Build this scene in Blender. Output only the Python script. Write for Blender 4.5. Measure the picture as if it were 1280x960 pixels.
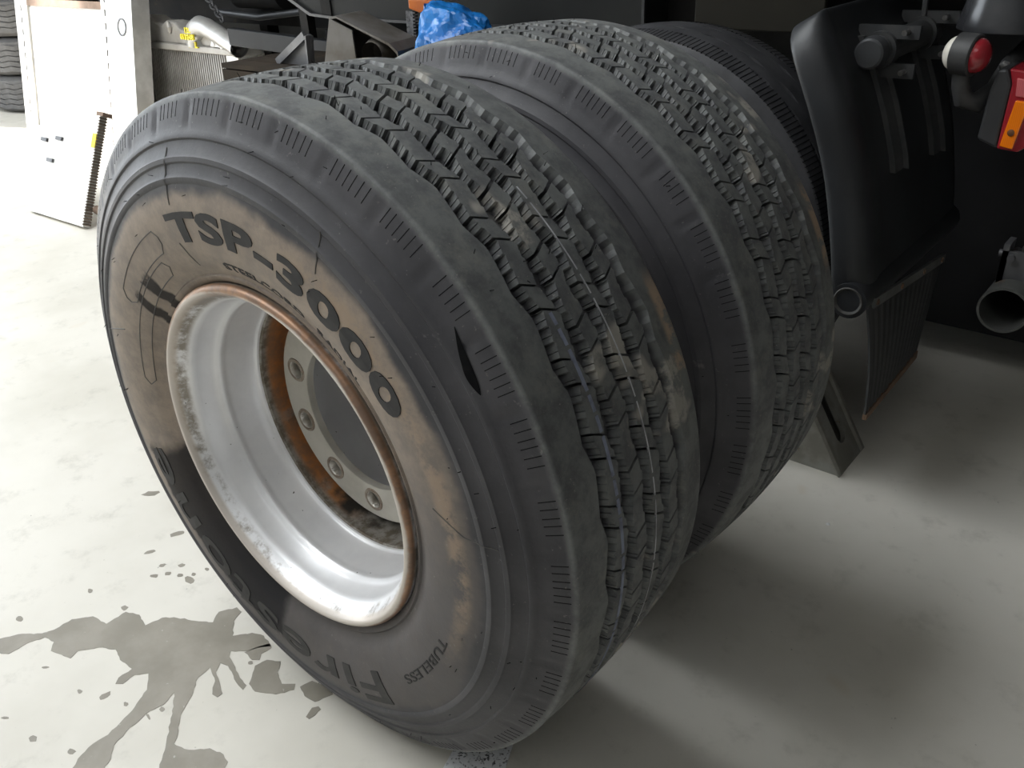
import bpy, bmesh, math, random
from math import sin, cos, pi, radians, sqrt, atan2, hypot
from mathutils import Vector, Matrix
random.seed(7)
D = bpy.data
for o in list(D.objects): D.objects.remove(o, do_unlink=True)
S = bpy.context.scene
COL = S.collection

# ------------------------------------------------------------------ camera
cam_d = D.cameras.new('camera'); cam = D.objects.new('camera', cam_d); COL.objects.link(cam)
cam_d.sensor_fit = 'HORIZONTAL'; cam_d.sensor_width = 36.0
cam_d.lens = 36.0 * 1070.82 / 1280.0
cam_d.clip_start = 0.05; cam_d.clip_end = 200
_R = ((0.76885585, 0.63774682, -0.04625673),
      (-0.27815697, 0.398724, 0.87386948),
      (-0.57575115, 0.65901303, -0.483955))
cam.matrix_world = Matrix(((_R[0][0], _R[1][0], -_R[2][0], 1.03454),
                           (_R[0][1], _R[1][1], -_R[2][1], -0.79236),
                           (_R[0][2], _R[1][2], -_R[2][2], 1.32634),
                           (0, 0, 0, 1)))
S.camera = cam

# ------------------------------------------------------------------ light
W = D.worlds.new('sky'); S.world = W; W.use_nodes = True
_bg = W.node_tree.nodes['Background']
_bg.inputs['Color'].default_value = (0.86, 0.93, 1.0, 1)
_bg.inputs['Strength'].default_value = 6.0
sun_d = D.lights.new('sun', 'SUN'); sun = D.objects.new('sun', sun_d); COL.objects.link(sun)
sun_d.energy = 22.0; sun_d.angle = radians(1.5); sun_d.color = (1.0, 0.95, 0.87)
_az, _el = radians(20), radians(40.5)
sun.rotation_euler = Vector((cos(_el) * cos(_az), cos(_el) * sin(_az), -sin(_el))).to_track_quat('-Z', 'Y').to_euler()
sun.location = (-12, -6, 8)
roof_d = D.lights.new('overhead_light', 'AREA'); roof = D.objects.new('overhead_light', roof_d); COL.objects.link(roof)
roof_d.shape = 'RECTANGLE'; roof_d.size = 5.2; roof_d.size_y = 3.8; roof_d.energy = 330.0; roof_d.color = (0.93, 0.97, 1.0)
roof.location = (-3.5, -1.1, 4.55)          # translucent roof sheets over the bay left of the wheels
fill_light_d = D.lights.new('overhead_light', 'AREA'); roof2 = D.objects.new('overhead_light', fill_light_d); COL.objects.link(roof2)
fill_light_d.shape = 'RECTANGLE'; fill_light_d.size = 3.2; fill_light_d.size_y = 2.6; fill_light_d.energy = 24.0; fill_light_d.color = (0.95, 0.98, 1.0)
roof2.location = (1.9, -2.9, 4.55)          # added overhead fill, lifts the shade right of the wheels
vs = S.view_settings
vs.view_transform = 'Standard'; vs.look = 'None'; vs.gamma = 1.0; vs.use_curve_mapping = False
vs.exposure = 0.22

# ------------------------------------------------------------------ materials
def new_mat(name):
    m = D.materials.new(name); m.use_nodes = True
    nt = m.node_tree; b = nt.nodes['Principled BSDF']
    return m, nt, b

def N(nt, t, **kw):
    n = nt.nodes.new(t)
    for k, v in kw.items():
        if k.startswith('i_'): n.inputs[int(k[2:])].default_value = v
        else: setattr(n, k, v)
    return n

def ramp(nt, src, a, b):
    n = N(nt, 'ShaderNodeMapRange'); n.interpolation_type = 'SMOOTHSTEP'
    nt.links.new(src, n.inputs[0]); n.inputs[1].default_value = a; n.inputs[2].default_value = b
    return n.outputs[0]

def math_(nt, op, a, b=None):
    n = N(nt, 'ShaderNodeMath', operation=op)
    for i, v in enumerate((a, b)):
        if v is None: continue
        if isinstance(v, (int, float)): n.inputs[i].default_value = v
        else: nt.links.new(v, n.inputs[i])
    return n.outputs[0]

def mixc(nt, fac, a, b):
    n = N(nt, 'ShaderNodeMix', data_type='RGBA')
    for i, v in ((0, fac), (6, a), (7, b)):
        if isinstance(v, (int, float)): n.inputs[i].default_value = v
        elif isinstance(v, tuple): n.inputs[i].default_value = (*v[:3], 1)
        else: nt.links.new(v, n.inputs[i])
    return n.outputs[2]

def noise(nt, vec, scale, detail=4, rough=0.6):
    n = N(nt, 'ShaderNodeTexNoise'); n.inputs['Scale'].default_value = scale
    n.inputs['Detail'].default_value = detail; n.inputs['Roughness'].default_value = rough
    if vec is not None: nt.links.new(vec, n.inputs['Vector'])
    return n.outputs['Fac']

def bump(nt, b, h, strength=0.3, dist=0.003):
    n = N(nt, 'ShaderNodeBump'); n.inputs['Strength'].default_value = strength
    n.inputs['Distance'].default_value = dist
    nt.links.new(h, n.inputs['Height']); nt.links.new(n.outputs[0], b.inputs['Normal'])

_cache = {}
def M(name, c1, c2=None, scale=8, rough=0.6, metal=0.0, lo=0.35, hi=0.65, bmp=0.0, c3=None, s3=30, t3=0.6, spec=None):
    """plain procedural material: two colours mixed by noise, optional third one as blotches"""
    if name in _cache: return _cache[name]
    m, nt, b = new_mat(name)
    tc = N(nt, 'ShaderNodeTexCoord').outputs['Object']
    c2 = c2 or tuple(x * 0.75 for x in c1)
    n1 = noise(nt, tc, scale)
    col = mixc(nt, ramp(nt, n1, lo, hi), c1, c2)
    if c3:
        col = mixc(nt, ramp(nt, noise(nt, tc, s3, 6, 0.7), t3, t3 + 0.08), col, c3)
    nt.links.new(col, b.inputs['Base Color'])
    b.inputs['Roughness'].default_value = rough; b.inputs['Metallic'].default_value = metal
    if spec is not None: b.inputs['Specular IOR Level'].default_value = spec
    if bmp: bump(nt, b, noise(nt, tc, scale * 6, 5), bmp)
    _cache[name] = m
    return m

M_BLACK = M('black_plastic', (0.018, 0.019, 0.021), (0.028, 0.03, 0.033), 6, 0.45, bmp=0.08)
M_FRAME = M('chassis_paint', (0.014, 0.014, 0.015), (0.026, 0.024, 0.022), 3, 0.7, c3=(0.05, 0.038, 0.026), s3=9, t3=0.64, spec=0.12)
M_STEEL = M('dark_steel', (0.10, 0.10, 0.105), (0.055, 0.055, 0.058), 7, 0.5, 0.4)
M_ALU = M('aluminium', (0.62, 0.61, 0.59), (0.45, 0.44, 0.42), 5, 0.45, 0.35, bmp=0.1)
M_ALU_PALE = M('pale_aluminium', (0.80, 0.79, 0.77), (0.66, 0.65, 0.63), 4, 0.5, 0.1, bmp=0.05)
M_GALV = M('galvanised', (0.30, 0.295, 0.265), (0.20, 0.19, 0.165), 12, 0.5, 0.2, c3=(0.13, 0.08, 0.04), s3=18, t3=0.66, bmp=0.15)
M_BOLT = M('bolt_steel', (0.36, 0.36, 0.36), (0.2, 0.19, 0.18), 30, 0.35, 0.8)

# ------------------------------------------------------------------ mesh helpers
def link(o, parent=None):
    COL.objects.link(o)
    if parent is not None: o.parent = parent
    return o

def meshobj(name, verts, faces, mat, parent=None, smooth=False, angle=None):
    me = D.meshes.new(name); me.from_pydata([tuple(v) for v in verts], [], faces); me.update()
    if mat is not None: me.materials.append(mat)
    bm = bmesh.new(); bm.from_mesh(me); bmesh.ops.recalc_face_normals(bm, faces=bm.faces[:])
    if smooth:
        for f in bm.faces: f.smooth = True
        if angle is not None:
            for e in bm.edges:
                if len(e.link_faces) == 2 and e.calc_face_angle(0) > radians(angle): e.smooth = False
    bm.to_mesh(me); bm.free()
    return link(D.objects.new(name, me), parent)

class MB:
    """collects simple solids for ONE mesh"""
    def __init__(s): s.v = []; s.f = []
    def add(s, v, f):
        k = len(s.v); s.v += [tuple(p) for p in v]; s.f += [tuple(i + k for i in q) for q in f]; return s
    def box(s, x0, x1, y0, y1, z0, z1):
        return s.hexa([(x0, y0, z0), (x1, y0, z0), (x1, y1, z0), (x0, y1, z0), (x0, y0, z1), (x1, y0, z1), (x1, y1, z1), (x0, y1, z1)])
    def hexa(s, p):
        return s.add(p, [(3, 2, 1, 0), (4, 5, 6, 7), (0, 1, 5, 4), (1, 2, 6, 5), (2, 3, 7, 6), (3, 0, 4, 7)])
    def bar(s, a, b, w, h, up=(0, 0, 1)):
        a, b, up = Vector(a), Vector(b), Vector(up)
        d = (b - a).normalized(); x = d.cross(up)
        if x.length < 1e-4: x = d.cross(Vector((0, 1, 0)))
        x.normalize(); y = x.cross(d)
        q = [(-w / 2, -h / 2), (w / 2, -h / 2), (w / 2, h / 2), (-w / 2, h / 2)]
        return s.hexa([a + x * i + y * j for i, j in q] + [b + x * i + y * j for i, j in q])
    def tube(s, pts, r, n=16, caps=True, inner=None):
        pts = [Vector(p) for p in pts]; rs = r if isinstance(r, (list, tuple)) else [r] * len(pts)
        rings = []; ref = None
        for i, p in enumerate(pts):
            d = (pts[min(i + 1, len(pts) - 1)] - pts[max(i - 1, 0)]).normalized()
            if ref is None: ref = d.orthogonal().normalized()
            ref = (ref - d * ref.dot(d)).normalized(); y = d.cross(ref)
            rings.append([p + ref * cos(2 * pi * k / n) * rs[i] + y * sin(2 * pi * k / n) * rs[i] for k in range(n)])
        v = [q for g in rings for q in g]; f = []
        for i in range(len(pts) - 1):
            for k in range(n):
                f.append((i * n + k, i * n + (k + 1) % n, (i + 1) * n + (k + 1) % n, (i + 1) * n + k))
        if caps: f += [tuple(range(n)), tuple((len(pts) - 1) * n + k for k in range(n))]
        return s.add(v, f)
    def revolve(s, prof, c=(0, 0, 0), axis=(0, 0, 1), n=32, closed=False):
        """prof: list of (h along axis, radius)"""
        c = Vector(c); ax = Vector(axis).normalized(); u = ax.orthogonal().normalized(); w = ax.cross(u)
        v = [c + ax * h + (u * cos(2 * pi * k / n) + w * sin(2 * pi * k / n)) * r for h, r in prof for k in range(n)]
        m = len(prof); f = []
        for i in range(m if closed else m - 1):
            j = (i + 1) % m
            for k in range(n): f.append((i * n + k, i * n + (k + 1) % n, j * n + (k + 1) % n, j * n + k))
        return s.add(v, f)
    def prism(s, poly, axis, a, b):
        """poly in the two other axes, extruded from a to b along axis (0,1,2)"""
        def P(q, t):
            q = list(q); q.insert(axis, t); return tuple(q)
        n = len(poly)
        return s.add([P(q, a) for q in poly] + [P(q, b) for q in poly],
                     [tuple(range(n))[::-1], tuple(range(n, 2 * n))] + [(i, (i + 1) % n, n + (i + 1) % n, n + i) for i in range(n)])
    def build(s, name, mat, parent=None, smooth=False, angle=40, bevel=0):
        o = meshobj(name, s.v, s.f, mat, parent, smooth, angle)
        if bevel:
            b = o.modifiers.new('bevel', 'BEVEL'); b.width = bevel; b.segments = 2; b.limit_method = 'ANGLE'
        return o

def tag(o, label=None, cat=None, group=None, kind=None):
    if label: o['label'] = label
    if cat: o['category'] = cat
    if group: o['group'] = group
    if kind: o['kind'] = kind
    return o

def empty(name, loc, rz=0.0):
    o = D.objects.new(name, None); o.location = loc; o.rotation_euler = (0, 0, rz); o.empty_display_size = 0.1
    return link(o)

def copy_tree(o, parent=None):
    c = o.copy(); COL.objects.link(c); c.parent = parent
    for ch in list(o.children): copy_tree(ch, c)
    return c

def text_mesh(txt, size, extrude, bold=0.0, squash=1.0):
    """built-in font text -> (verts, faces, width) with the baseline on y = 0"""
    cu = D.curves.new('t', 'FONT'); cu.body = txt; cu.size = size; cu.extrude = extrude; cu.offset = bold
    cu.resolution_u = 4; cu.space_character = 1.06
    ob = D.objects.new('t', cu); COL.objects.link(ob)
    bpy.context.view_layer.update()
    me = D.meshes.new_from_object(ob.evaluated_get(bpy.context.evaluated_depsgraph_get()))
    v = [(p.co.x * squash, p.co.y, p.co.z) for p in me.vertices]; f = [tuple(q.vertices) for q in me.polygons]
    D.objects.remove(ob); D.curves.remove(cu); D.meshes.remove(me)
    w = max(p[0] for p in v) if v else 0
    return v, f, w

# ================================================================== SETTING
HX0, HX1, HY0, HY1, HZ = -8.0, 4.5, -4.8, 5.6, 4.6
DY0, DY1 = -2.4, 1.4                    # the open door in the left wall
DOOR_H = 3.6

def mat_floor():
    m, nt, b = new_mat('painted_concrete')
    tc = N(nt, 'ShaderNodeTexCoord').outputs['Object']
    a = noise(nt, tc, 1.4, 5); c = noise(nt, tc, 9, 6, 0.7); d = noise(nt, tc, 60, 4)
    col = mixc(nt, ramp(nt, a, 0.35, 0.7), (0.69, 0.66, 0.595), (0.58, 0.552, 0.485))
    col = mixc(nt, math_(nt, 'MULTIPLY', ramp(nt, c, 0.52, 0.75), 0.5), col, (0.42, 0.40, 0.35))
    col = mixc(nt, math_(nt, 'MULTIPLY', ramp(nt, noise(nt, tc, 3.1, 3), 0.66, 0.74), 0.35), col, (0.55, 0.43, 0.28))
    col = mixc(nt, math_(nt, 'MULTIPLY', ramp(nt, d, 0.70, 0.76), 0.6), col, (0.16, 0.15, 0.13))
    nt.links.new(col, b.inputs['Base Color'])
    nt.links.new(math_(nt, 'ADD', math_(nt, 'MULTIPLY', c, 0.25), 0.38), b.inputs['Roughness'])
    b.inputs['Specular IOR Level'].default_value = 0.35
    bump(nt, b, c, 0.08, 0.004)
    return m
M_FLOOR = mat_floor()
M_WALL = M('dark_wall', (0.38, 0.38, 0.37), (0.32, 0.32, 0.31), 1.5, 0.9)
M_WALL_DK = M('low_bounce_wall', (0.10, 0.10, 0.10), (0.07, 0.07, 0.07), 1.5, 0.9)  # back and right walls set dark to cut bounced light
M_CEIL = M('ceiling_paint', (0.46, 0.46, 0.45), (0.40, 0.40, 0.39), 1.0, 0.9)
M_YARD = M('yard_concrete', (0.42, 0.41, 0.38), (0.34, 0.33, 0.3), 0.6, 0.9)

tag(MB().box(HX0, HX1, HY0, HY1, -0.2, 0).build('floor', M_FLOOR), kind='structure')
tag(MB().box(-26, HX0, -20, 20, -0.2, -0.002).build('ground', M_YARD), kind='structure')
tag(MB().box(HX0 - 0.2, HX1 + 0.2, HY0 - 0.2, HY1 + 0.2, HZ, HZ + 0.2).build('ceiling', M_CEIL), kind='structure')
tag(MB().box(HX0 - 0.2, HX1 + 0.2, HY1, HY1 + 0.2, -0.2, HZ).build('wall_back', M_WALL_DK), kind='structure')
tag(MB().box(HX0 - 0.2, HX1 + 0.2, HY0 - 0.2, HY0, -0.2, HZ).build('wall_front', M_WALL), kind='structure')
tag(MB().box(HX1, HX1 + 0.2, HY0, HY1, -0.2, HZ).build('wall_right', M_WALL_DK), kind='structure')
tag(MB().box(HX0 - 0.2, HX0, HY0, DY0, 0, HZ).box(HX0 - 0.2, HX0, DY1, HY1, 0, HZ)
    .box(HX0 - 0.2, HX0, DY0, DY1, DOOR_H, HZ).build('wall_left', M_WALL), kind='structure')

# ================================================================== THE BIG WHEELS
RC = 0.572
NP = 36                                  # tread pitches round the tyre
PITCH = 2 * pi * RC / NP
def crown(y): return RC - 0.0085 * (y / 0.152) ** 2

SIDE = [(0.292, 0.150), (0.296, 0.160), (0.300, 0.170), (0.306, 0.177), (0.313, 0.180), (0.316, 0.1775), (0.322, 0.1795), (0.334, 0.189),
        (0.350, 0.195), (0.370, 0.1995), (0.392, 0.202), (0.415, 0.2025), (0.438, 0.2005), (0.452, 0.1975), (0.455, 0.1990),
        (0.461, 0.1985), (0.465, 0.1945), (0.478, 0.1905), (0.481, 0.1920), (0.487, 0.1905), (0.490, 0.1865), (0.507, 0.1785),
        (0.510, 0.1800), (0.515, 0.1785), (0.518, 0.1745), (0.530, 0.1685), (0.540, 0.1640), (0.550, 0.1590), (0.557, 0.1553),
        (0.5615, 0.1533), (0.5640, 0.1515), (0.5652, 0.148)]
def side_y(r):
    for (r0, y0), (r1, y1) in zip(SIDE, SIDE[1:]):
        if r0 <= r <= r1: return y0 + (y1 - y0) * (r - r0) / (r1 - r0)
    return SIDE[-1][1]
SH0, SH1 = -0.0945, 0.1040                 # inner edges of the two shoulder ribs
RIBS = [(-0.0640, 0.0205), (-0.0205, 0.0205), (0.0230, 0.0205), (0.0665, 0.0205)]
DEPTH = 0.016

def zig(u):
    u %= 1.0
    return 0.0045 * ((u / 0.62) * 2 - 1 if u < 0.62 else 1 - (u - 0.62) / 0.38 * 2)

def mat_rubber(root, name, seed, wet):
    m, nt, b = new_mat(name)
    t = N(nt, 'ShaderNodeTexCoord'); t.object = root
    mp = N(nt, 'ShaderNodeMapping'); nt.links.new(t.outputs['Object'], mp.inputs[0]); mp.inputs[1].default_value = (0, 0, -RC)
    v = mp.outputs[0]
    off = N(nt, 'ShaderNodeMapping'); nt.links.new(v, off.inputs[0]); off.inputs[1].default_value = (seed, seed * 0.7, seed * 1.3)
    w = off.outputs[0]
    sp = N(nt, 'ShaderNodeSeparateXYZ'); nt.links.new(v, sp.inputs[0])
    x, y, z = sp.outputs
    r = math_(nt, 'SQRT', math_(nt, 'ADD', math_(nt, 'MULTIPLY', x, x), math_(nt, 'MULTIPLY', z, z)))
    th = math_(nt, 'ARCTAN2', z, x)
    nA, nB, nC = noise(nt, w, 5, 5), noise(nt, w, 26, 6, 0.7), noise(nt, w, 120, 4)
    # clean rubber, side wall
    col = mixc(nt, ramp(nt, nA, 0.35, 0.68), (0.070, 0.068, 0.074), (0.042, 0.041, 0.046))
    # tread: dusty grey, its slight green tint painting reflected surroundings
    tr = ramp(nt, r, 0.553, 0.564)
    tc = mixc(nt, ramp(nt, nB, 0.35, 0.65), (0.168, 0.175, 0.170), (0.100, 0.102, 0.105))
    col = mixc(nt, tr, col, tc)
    # brown dust on the lower side wall, thick above the hub, thin below it
    rn = math_(nt, 'ADD', r, math_(nt, 'MULTIPLY', math_(nt, 'SUBTRACT', nA, 0.5), 0.06))
    up = ramp(nt, math_(nt, 'ADD', z, math_(nt, 'MULTIPLY', x, -0.55)), -0.28, 0.12)
    du = math_(nt, 'MULTIPLY', math_(nt, 'SUBTRACT', 1.0, ramp(nt, rn, 0.435, 0.452)), math_(nt, 'ADD', math_(nt, 'MULTIPLY', up, 0.75), 0.14))
    du = math_(nt, 'MULTIPLY', du, math_(nt, 'ADD', 0.55, math_(nt, 'MULTIPLY', ramp(nt, nB, 0.3, 0.7), 0.45)))
    col = mixc(nt, du, col, (0.34, 0.272, 0.212))
    rib = ramp(nt, math_(nt, 'ABSOLUTE', math_(nt, 'SUBTRACT', rn, 0.412)), 0.024, 0.004)
    ri = math_(nt, 'MULTIPLY', math_(nt, 'MULTIPLY', rib, ramp(nt, x, 0.10, 0.24)), ramp(nt, z, -0.22, 0.02))
    ri = math_(nt, 'MULTIPLY', ri, ramp(nt, nB, 0.38, 0.58))
    col = mixc(nt, math_(nt, 'MULTIPLY', ri, 0.8), col, (0.30, 0.22, 0.155))
    # pale scuffs
    sc = math_(nt, 'MULTIPLY', ramp(nt, nB, 0.64, 0.74), 0.45)
    col = mixc(nt, sc, col, (0.22, 0.212, 0.208))
    # fine pale specks and mottling of road dust, denser on the tread
    sk_ = math_(nt, 'MULTIPLY', ramp(nt, noise(nt, w, 150, 3, 0.65), 0.64, 0.72), ramp(nt, nB, 0.40, 0.60))
    col = mixc(nt, math_(nt, 'MULTIPLY', sk_, math_(nt, 'ADD', 0.25, math_(nt, 'MULTIPLY', tr, 0.4))), col, (0.34, 0.33, 0.30))
    mo = math_(nt, 'MULTIPLY', math_(nt, 'MULTIPLY', ramp(nt, noise(nt, w, 16, 6, 0.75), 0.50, 0.68), tr), 0.55)
    col = mixc(nt, mo, col, (0.215, 0.215, 0.195))
    # dried mud in the tread
    mu = math_(nt, 'MULTIPLY', math_(nt, 'MULTIPLY', ramp(nt, noise(nt, w, 6.5, 3), 0.60, 0.66), ramp(nt, nB, 0.42, 0.56)), ramp(nt, r, 0.553, 0.562))
    col = mixc(nt, math_(nt, 'MULTIPLY', mu, 0.85), col, (0.40, 0.375, 0.33))
    ms = math_(nt, 'MULTIPLY', math_(nt, 'MULTIPLY', ramp(nt, y, 0.122, 0.136), ramp(nt, math_(nt, 'ABSOLUTE', math_(nt, 'SUBTRACT', th, 0.46)), 0.16, 0.08)), ramp(nt, nB, 0.40, 0.52))
    col = mixc(nt, ms, col, (0.36, 0.27, 0.195))
    rough = math_(nt, 'ADD', 0.46, math_(nt, 'MULTIPLY', nB, 0.24))
    if wet:
        rw = math_(nt, 'ADD', r, math_(nt, 'MULTIPLY', math_(nt, 'SUBTRACT', nB, 0.5), 0.05))
        an = math_(nt, 'ADD', th, math_(nt, 'MULTIPLY', math_(nt, 'SUBTRACT', nA, 0.5), 0.25))
        we = math_(nt, 'MULTIPLY', math_(nt, 'MULTIPLY', ramp(nt, an, -2.95, -2.86), ramp(nt, an, -1.72, -1.78)), ramp(nt, rw, 0.425, 0.41))
        for a0, wd in ((2.30, 0.06), (2.47, 0.045)):   # two wet fingerprints left of the hub
            k = math_(nt, 'MULTIPLY', ramp(nt, math_(nt, 'ABSOLUTE', math_(nt, 'SUBTRACT', an, a0)), wd, wd - 0.02), ramp(nt, rw, 0.372, 0.362))
            we = math_(nt, 'MAXIMUM', we, k)
        col = mixc(nt, math_(nt, 'MULTIPLY', we, 0.9), col, (0.017, 0.017, 0.019))
        nt.links.new(math_(nt, 'SUBTRACT', 0.4, math_(nt, 'MULTIPLY', we, 0.3)), b.inputs['Specular IOR Level'])
    nt.links.new(col, b.inputs['Base Color']); nt.links.new(rough, b.inputs['Roughness'])
    if not wet: b.inputs['Specular IOR Level'].default_value = 0.4
    bump(nt, b, math_(nt, 'ADD', nB, math_(nt, 'MULTIPLY', nC, 0.5)), 0.22, 0.003)
    return m

M_LETTER = M('letter_rubber', (0.024, 0.024, 0.025), (0.038, 0.036, 0.036), 40, 0.6, spec=0.2)
M_LETTER2 = M('worn_letter_rubber', (0.034, 0.033, 0.033), (0.05, 0.048, 0.047), 30, 0.6, spec=0.25)
M_CUT = M('cut_rubber', (0.008, 0.008, 0.009), (0.012, 0.012, 0.012), 40, 0.9, spec=0.05)
M_RIDGE = M('ridge_rubber', (0.11, 0.105, 0.10), (0.07, 0.068, 0.066), 30, 0.6)

def P3(th, r, y): return (r * cos(th), y, RC + r * sin(th))

def tyre_mesh(name, mat, parent):
    SEG = NP * 12
    prof = [(-y, r, 's') for r, y in SIDE]
    prof += [(-0.140, crown(0.140), 't'), (-0.12, crown(0.12), 't'), (SH0 - 0.009, crown(SH0 - 0.009), 't'), (SH0, crown(SH0), 'z'), (SH0 + 0.004, crown(SH0) - DEPTH, 'z')]
    for k in range(1, 8):
        y = SH0 + 0.004 + (SH1 - SH0 - 0.008) * k / 8; prof.append((y, crown(y) - DEPTH, 't'))
    prof += [(SH1 - 0.006, crown(SH1) - DEPTH, 'f'), (SH1, crown(SH1), 'z'), (SH1 + 0.009, crown(SH1 + 0.009), 't'), (0.12, crown(0.12), 't'), (0.14, crown(0.14), 't')]
    prof += [(y, r, 's') for r, y in reversed(SIDE)]
    prof += [(0.12, 0.296, 'i'), (-0.12, 0.296, 'i')]
    v = []; n = len(prof)
    for k in range(SEG):
        th = 2 * pi * k / SEG; u = (k % 12) / 12.0
        ph = ((k + 3) % 12)                               # buttress scallops: one per pitch
        for (y, r, t) in prof:
            yy, rr = y, r
            if t == 'z':
                yy += zig(u) * (1 if y < 0 else -1)
                if r > crown(y) - 0.001: rr = crown(yy)
            if t == 'f': yy += zig(u) * -1 - (0.0055 if k % 3 == 1 else 0.001)
            if t == 's' and 0.522 < r < 0.556 and ph == 0:
                yy -= (1 if y > 0 else -1) * 0.0028
            v.append(P3(th, rr, yy))
    f = [(k * n + i, ((k + 1) % SEG) * n + i, ((k + 1) % SEG) * n + (i + 1) % n, k * n + (i + 1) % n) for k in range(SEG) for i in range(n)]
    o = meshobj(name, v, f, mat, parent, True, 38)
    for pl in o.data.polygons:                            # crisp teeth along the groove walls of both shoulder ribs
        c = pl.center
        if (SH1 - 0.02 < c.y < SH1 + 0.004 or SH0 - 0.004 < c.y < SH0 + 0.01) and crown(0.1) - DEPTH + 0.002 < hypot(c.x, c.z - RC) < crown(0.1) - 0.001: pl.use_smooth = False
    return o

SAW = PITCH / 5
def block_mesh(yc, w, s0, s1, flip, mat, name):
    """one tread block, arc length s0..s1 along the tread, centred on angle 0"""
    v, f = [], []
    sm = (s0 + s1) / 2; sk = 0.0055 * (1 if flip else -1)
    def saw(s, d):                                   # stepped groove wall: slow ramp, sharp return
        q = (s / SAW * d) % 1.0
        return q / 0.85 if q < 0.85 else (1 - q) / 0.15
    # columns along the block, with narrow sipes in the walls
    cols = set()
    k = math.floor(s0 / SAW)
    while k * SAW < s1:
        for a in (0.0, 0.15, 0.85): cols.add((round(k * SAW + a * SAW, 6), 0))
        c = k * SAW + 0.5 * SAW
        cols |= {(round(c - 0.0007, 6), 0), (round(c, 6), 1), (round(c + 0.0007, 6), 0)}
        k += 1
    cols = [(s0, 0)] + sorted(c for c in cols if s0 + 0.0015 < c[0] < s1 - 0.0015) + [(s1, 0)]
    n = len(cols) - 1
    tops, bots = ([], []), ([], [])
    for (s, cutin) in cols:
        zz = zig(s / PITCH + (0.3 if flip else 0)) * (-1 if flip else 1)
        for side in (0, 1):
            d = -1 if side == 0 else 1
            sh = sk * d; w_ = saw(s, d)
            yt = yc + d * (w / 2 + 0.0026 * w_ - 0.0028 * cutin) + zz
            yb = yc + d * (w / 2 + 0.0032 + 0.0078 * w_ - 0.0035 * cutin) + zz
            rt = crown(yt); rb = crown(yb) - DEPTH - 0.001
            for lst, yy, rr in ((tops, yt, rt), (bots, yb, rb)):
                a = (s - sm + sh) / RC
                lst[side].append(len(v)); v.append((rr * cos(a), yy, rr * sin(a)))
    for i in range(n):
        f.append((tops[0][i], tops[0][i + 1], tops[1][i + 1], tops[1][i]))
        for side in (0, 1): f.append((tops[side][i], tops[side][i + 1], bots[side][i + 1], bots[side][i]))
    for i in (0, n): f.append((tops[0][i], tops[1][i], bots[1][i], bots[0][i]))
    me = D.meshes.new(name); me.from_pydata(v, [], f); me.materials.append(mat)
    bm = bmesh.new(); bm.from_mesh(me); bmesh.ops.recalc_face_normals(bm, faces=bm.faces[:]); bm.to_mesh(me); bm.free()
    return me

def ring_text(name, txt, th0, r0, size, height, mat, parent, bold=0.0, squash=1.0, raise_=0.0012, span=None):
    v, f, w = text_mesh(txt, size, 0.0, bold, squash)
    hmax = max(p[1] for p in v)
    rm = r0 + height / 2
    k = (span * rm / w) if span else 1.0
    me = D.meshes.new('x'); me.from_pydata([(p[0], p[1], 0) for p in v], [], f)
    bm = bmesh.new(); bm.from_mesh(me); bmesh.ops.remove_doubles(bm, verts=bm.verts[:], dist=1e-6)
    for i in range(1, 9):                              # slice so that the letters can follow the bulge
        bmesh.ops.bisect_plane(bm, geom=bm.verts[:] + bm.edges[:] + bm.faces[:], plane_co=(0, hmax * i / 9, 0), plane_no=(0, 1, 0))
    for i in range(1, int(w / size * 5)):
        bmesh.ops.bisect_plane(bm, geom=bm.verts[:] + bm.edges[:] + bm.faces[:], plane_co=(size * i / 5, 0, 0), plane_no=(1, 0, 0))
    for p in bm.verts:
        r = r0 + p.co.y / hmax * height; p.co = P3(th0 - p.co.x * k / rm, r, -side_y(r) - raise_)
    ext = bmesh.ops.extrude_face_region(bm, geom=bm.faces[:])
    for e in ext['geom']:
        if isinstance(e, bmesh.types.BMVert): e.co.y += raise_ + 0.001
    bmesh.ops.recalc_face_normals(bm, faces=bm.faces[:]); bm.to_mesh(me); bm.free()
    me.name = name; me.materials.append(mat)
    return link(D.objects.new(name, me), parent)

def arc_path(pts, step=0.02):
    """pts: (theta, r) on the near side wall -> points"""
    out = []
    for (t0, r0), (t1, r1) in zip(pts, pts[1:]):
        n = max(2, int(max(abs(t1 - t0) * 0.4, abs(r1 - r0)) / 0.008))
        for i in range(n):
            q = i / n; r = r0 + (r1 - r0) * q; out.append(P3(t0 + (t1 - t0) * q, r, -side_y(r) - 0.0002))
    t, r = pts[-1]; out.append(P3(t, r, -side_y(r) - 0.0002))
    return out

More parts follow.
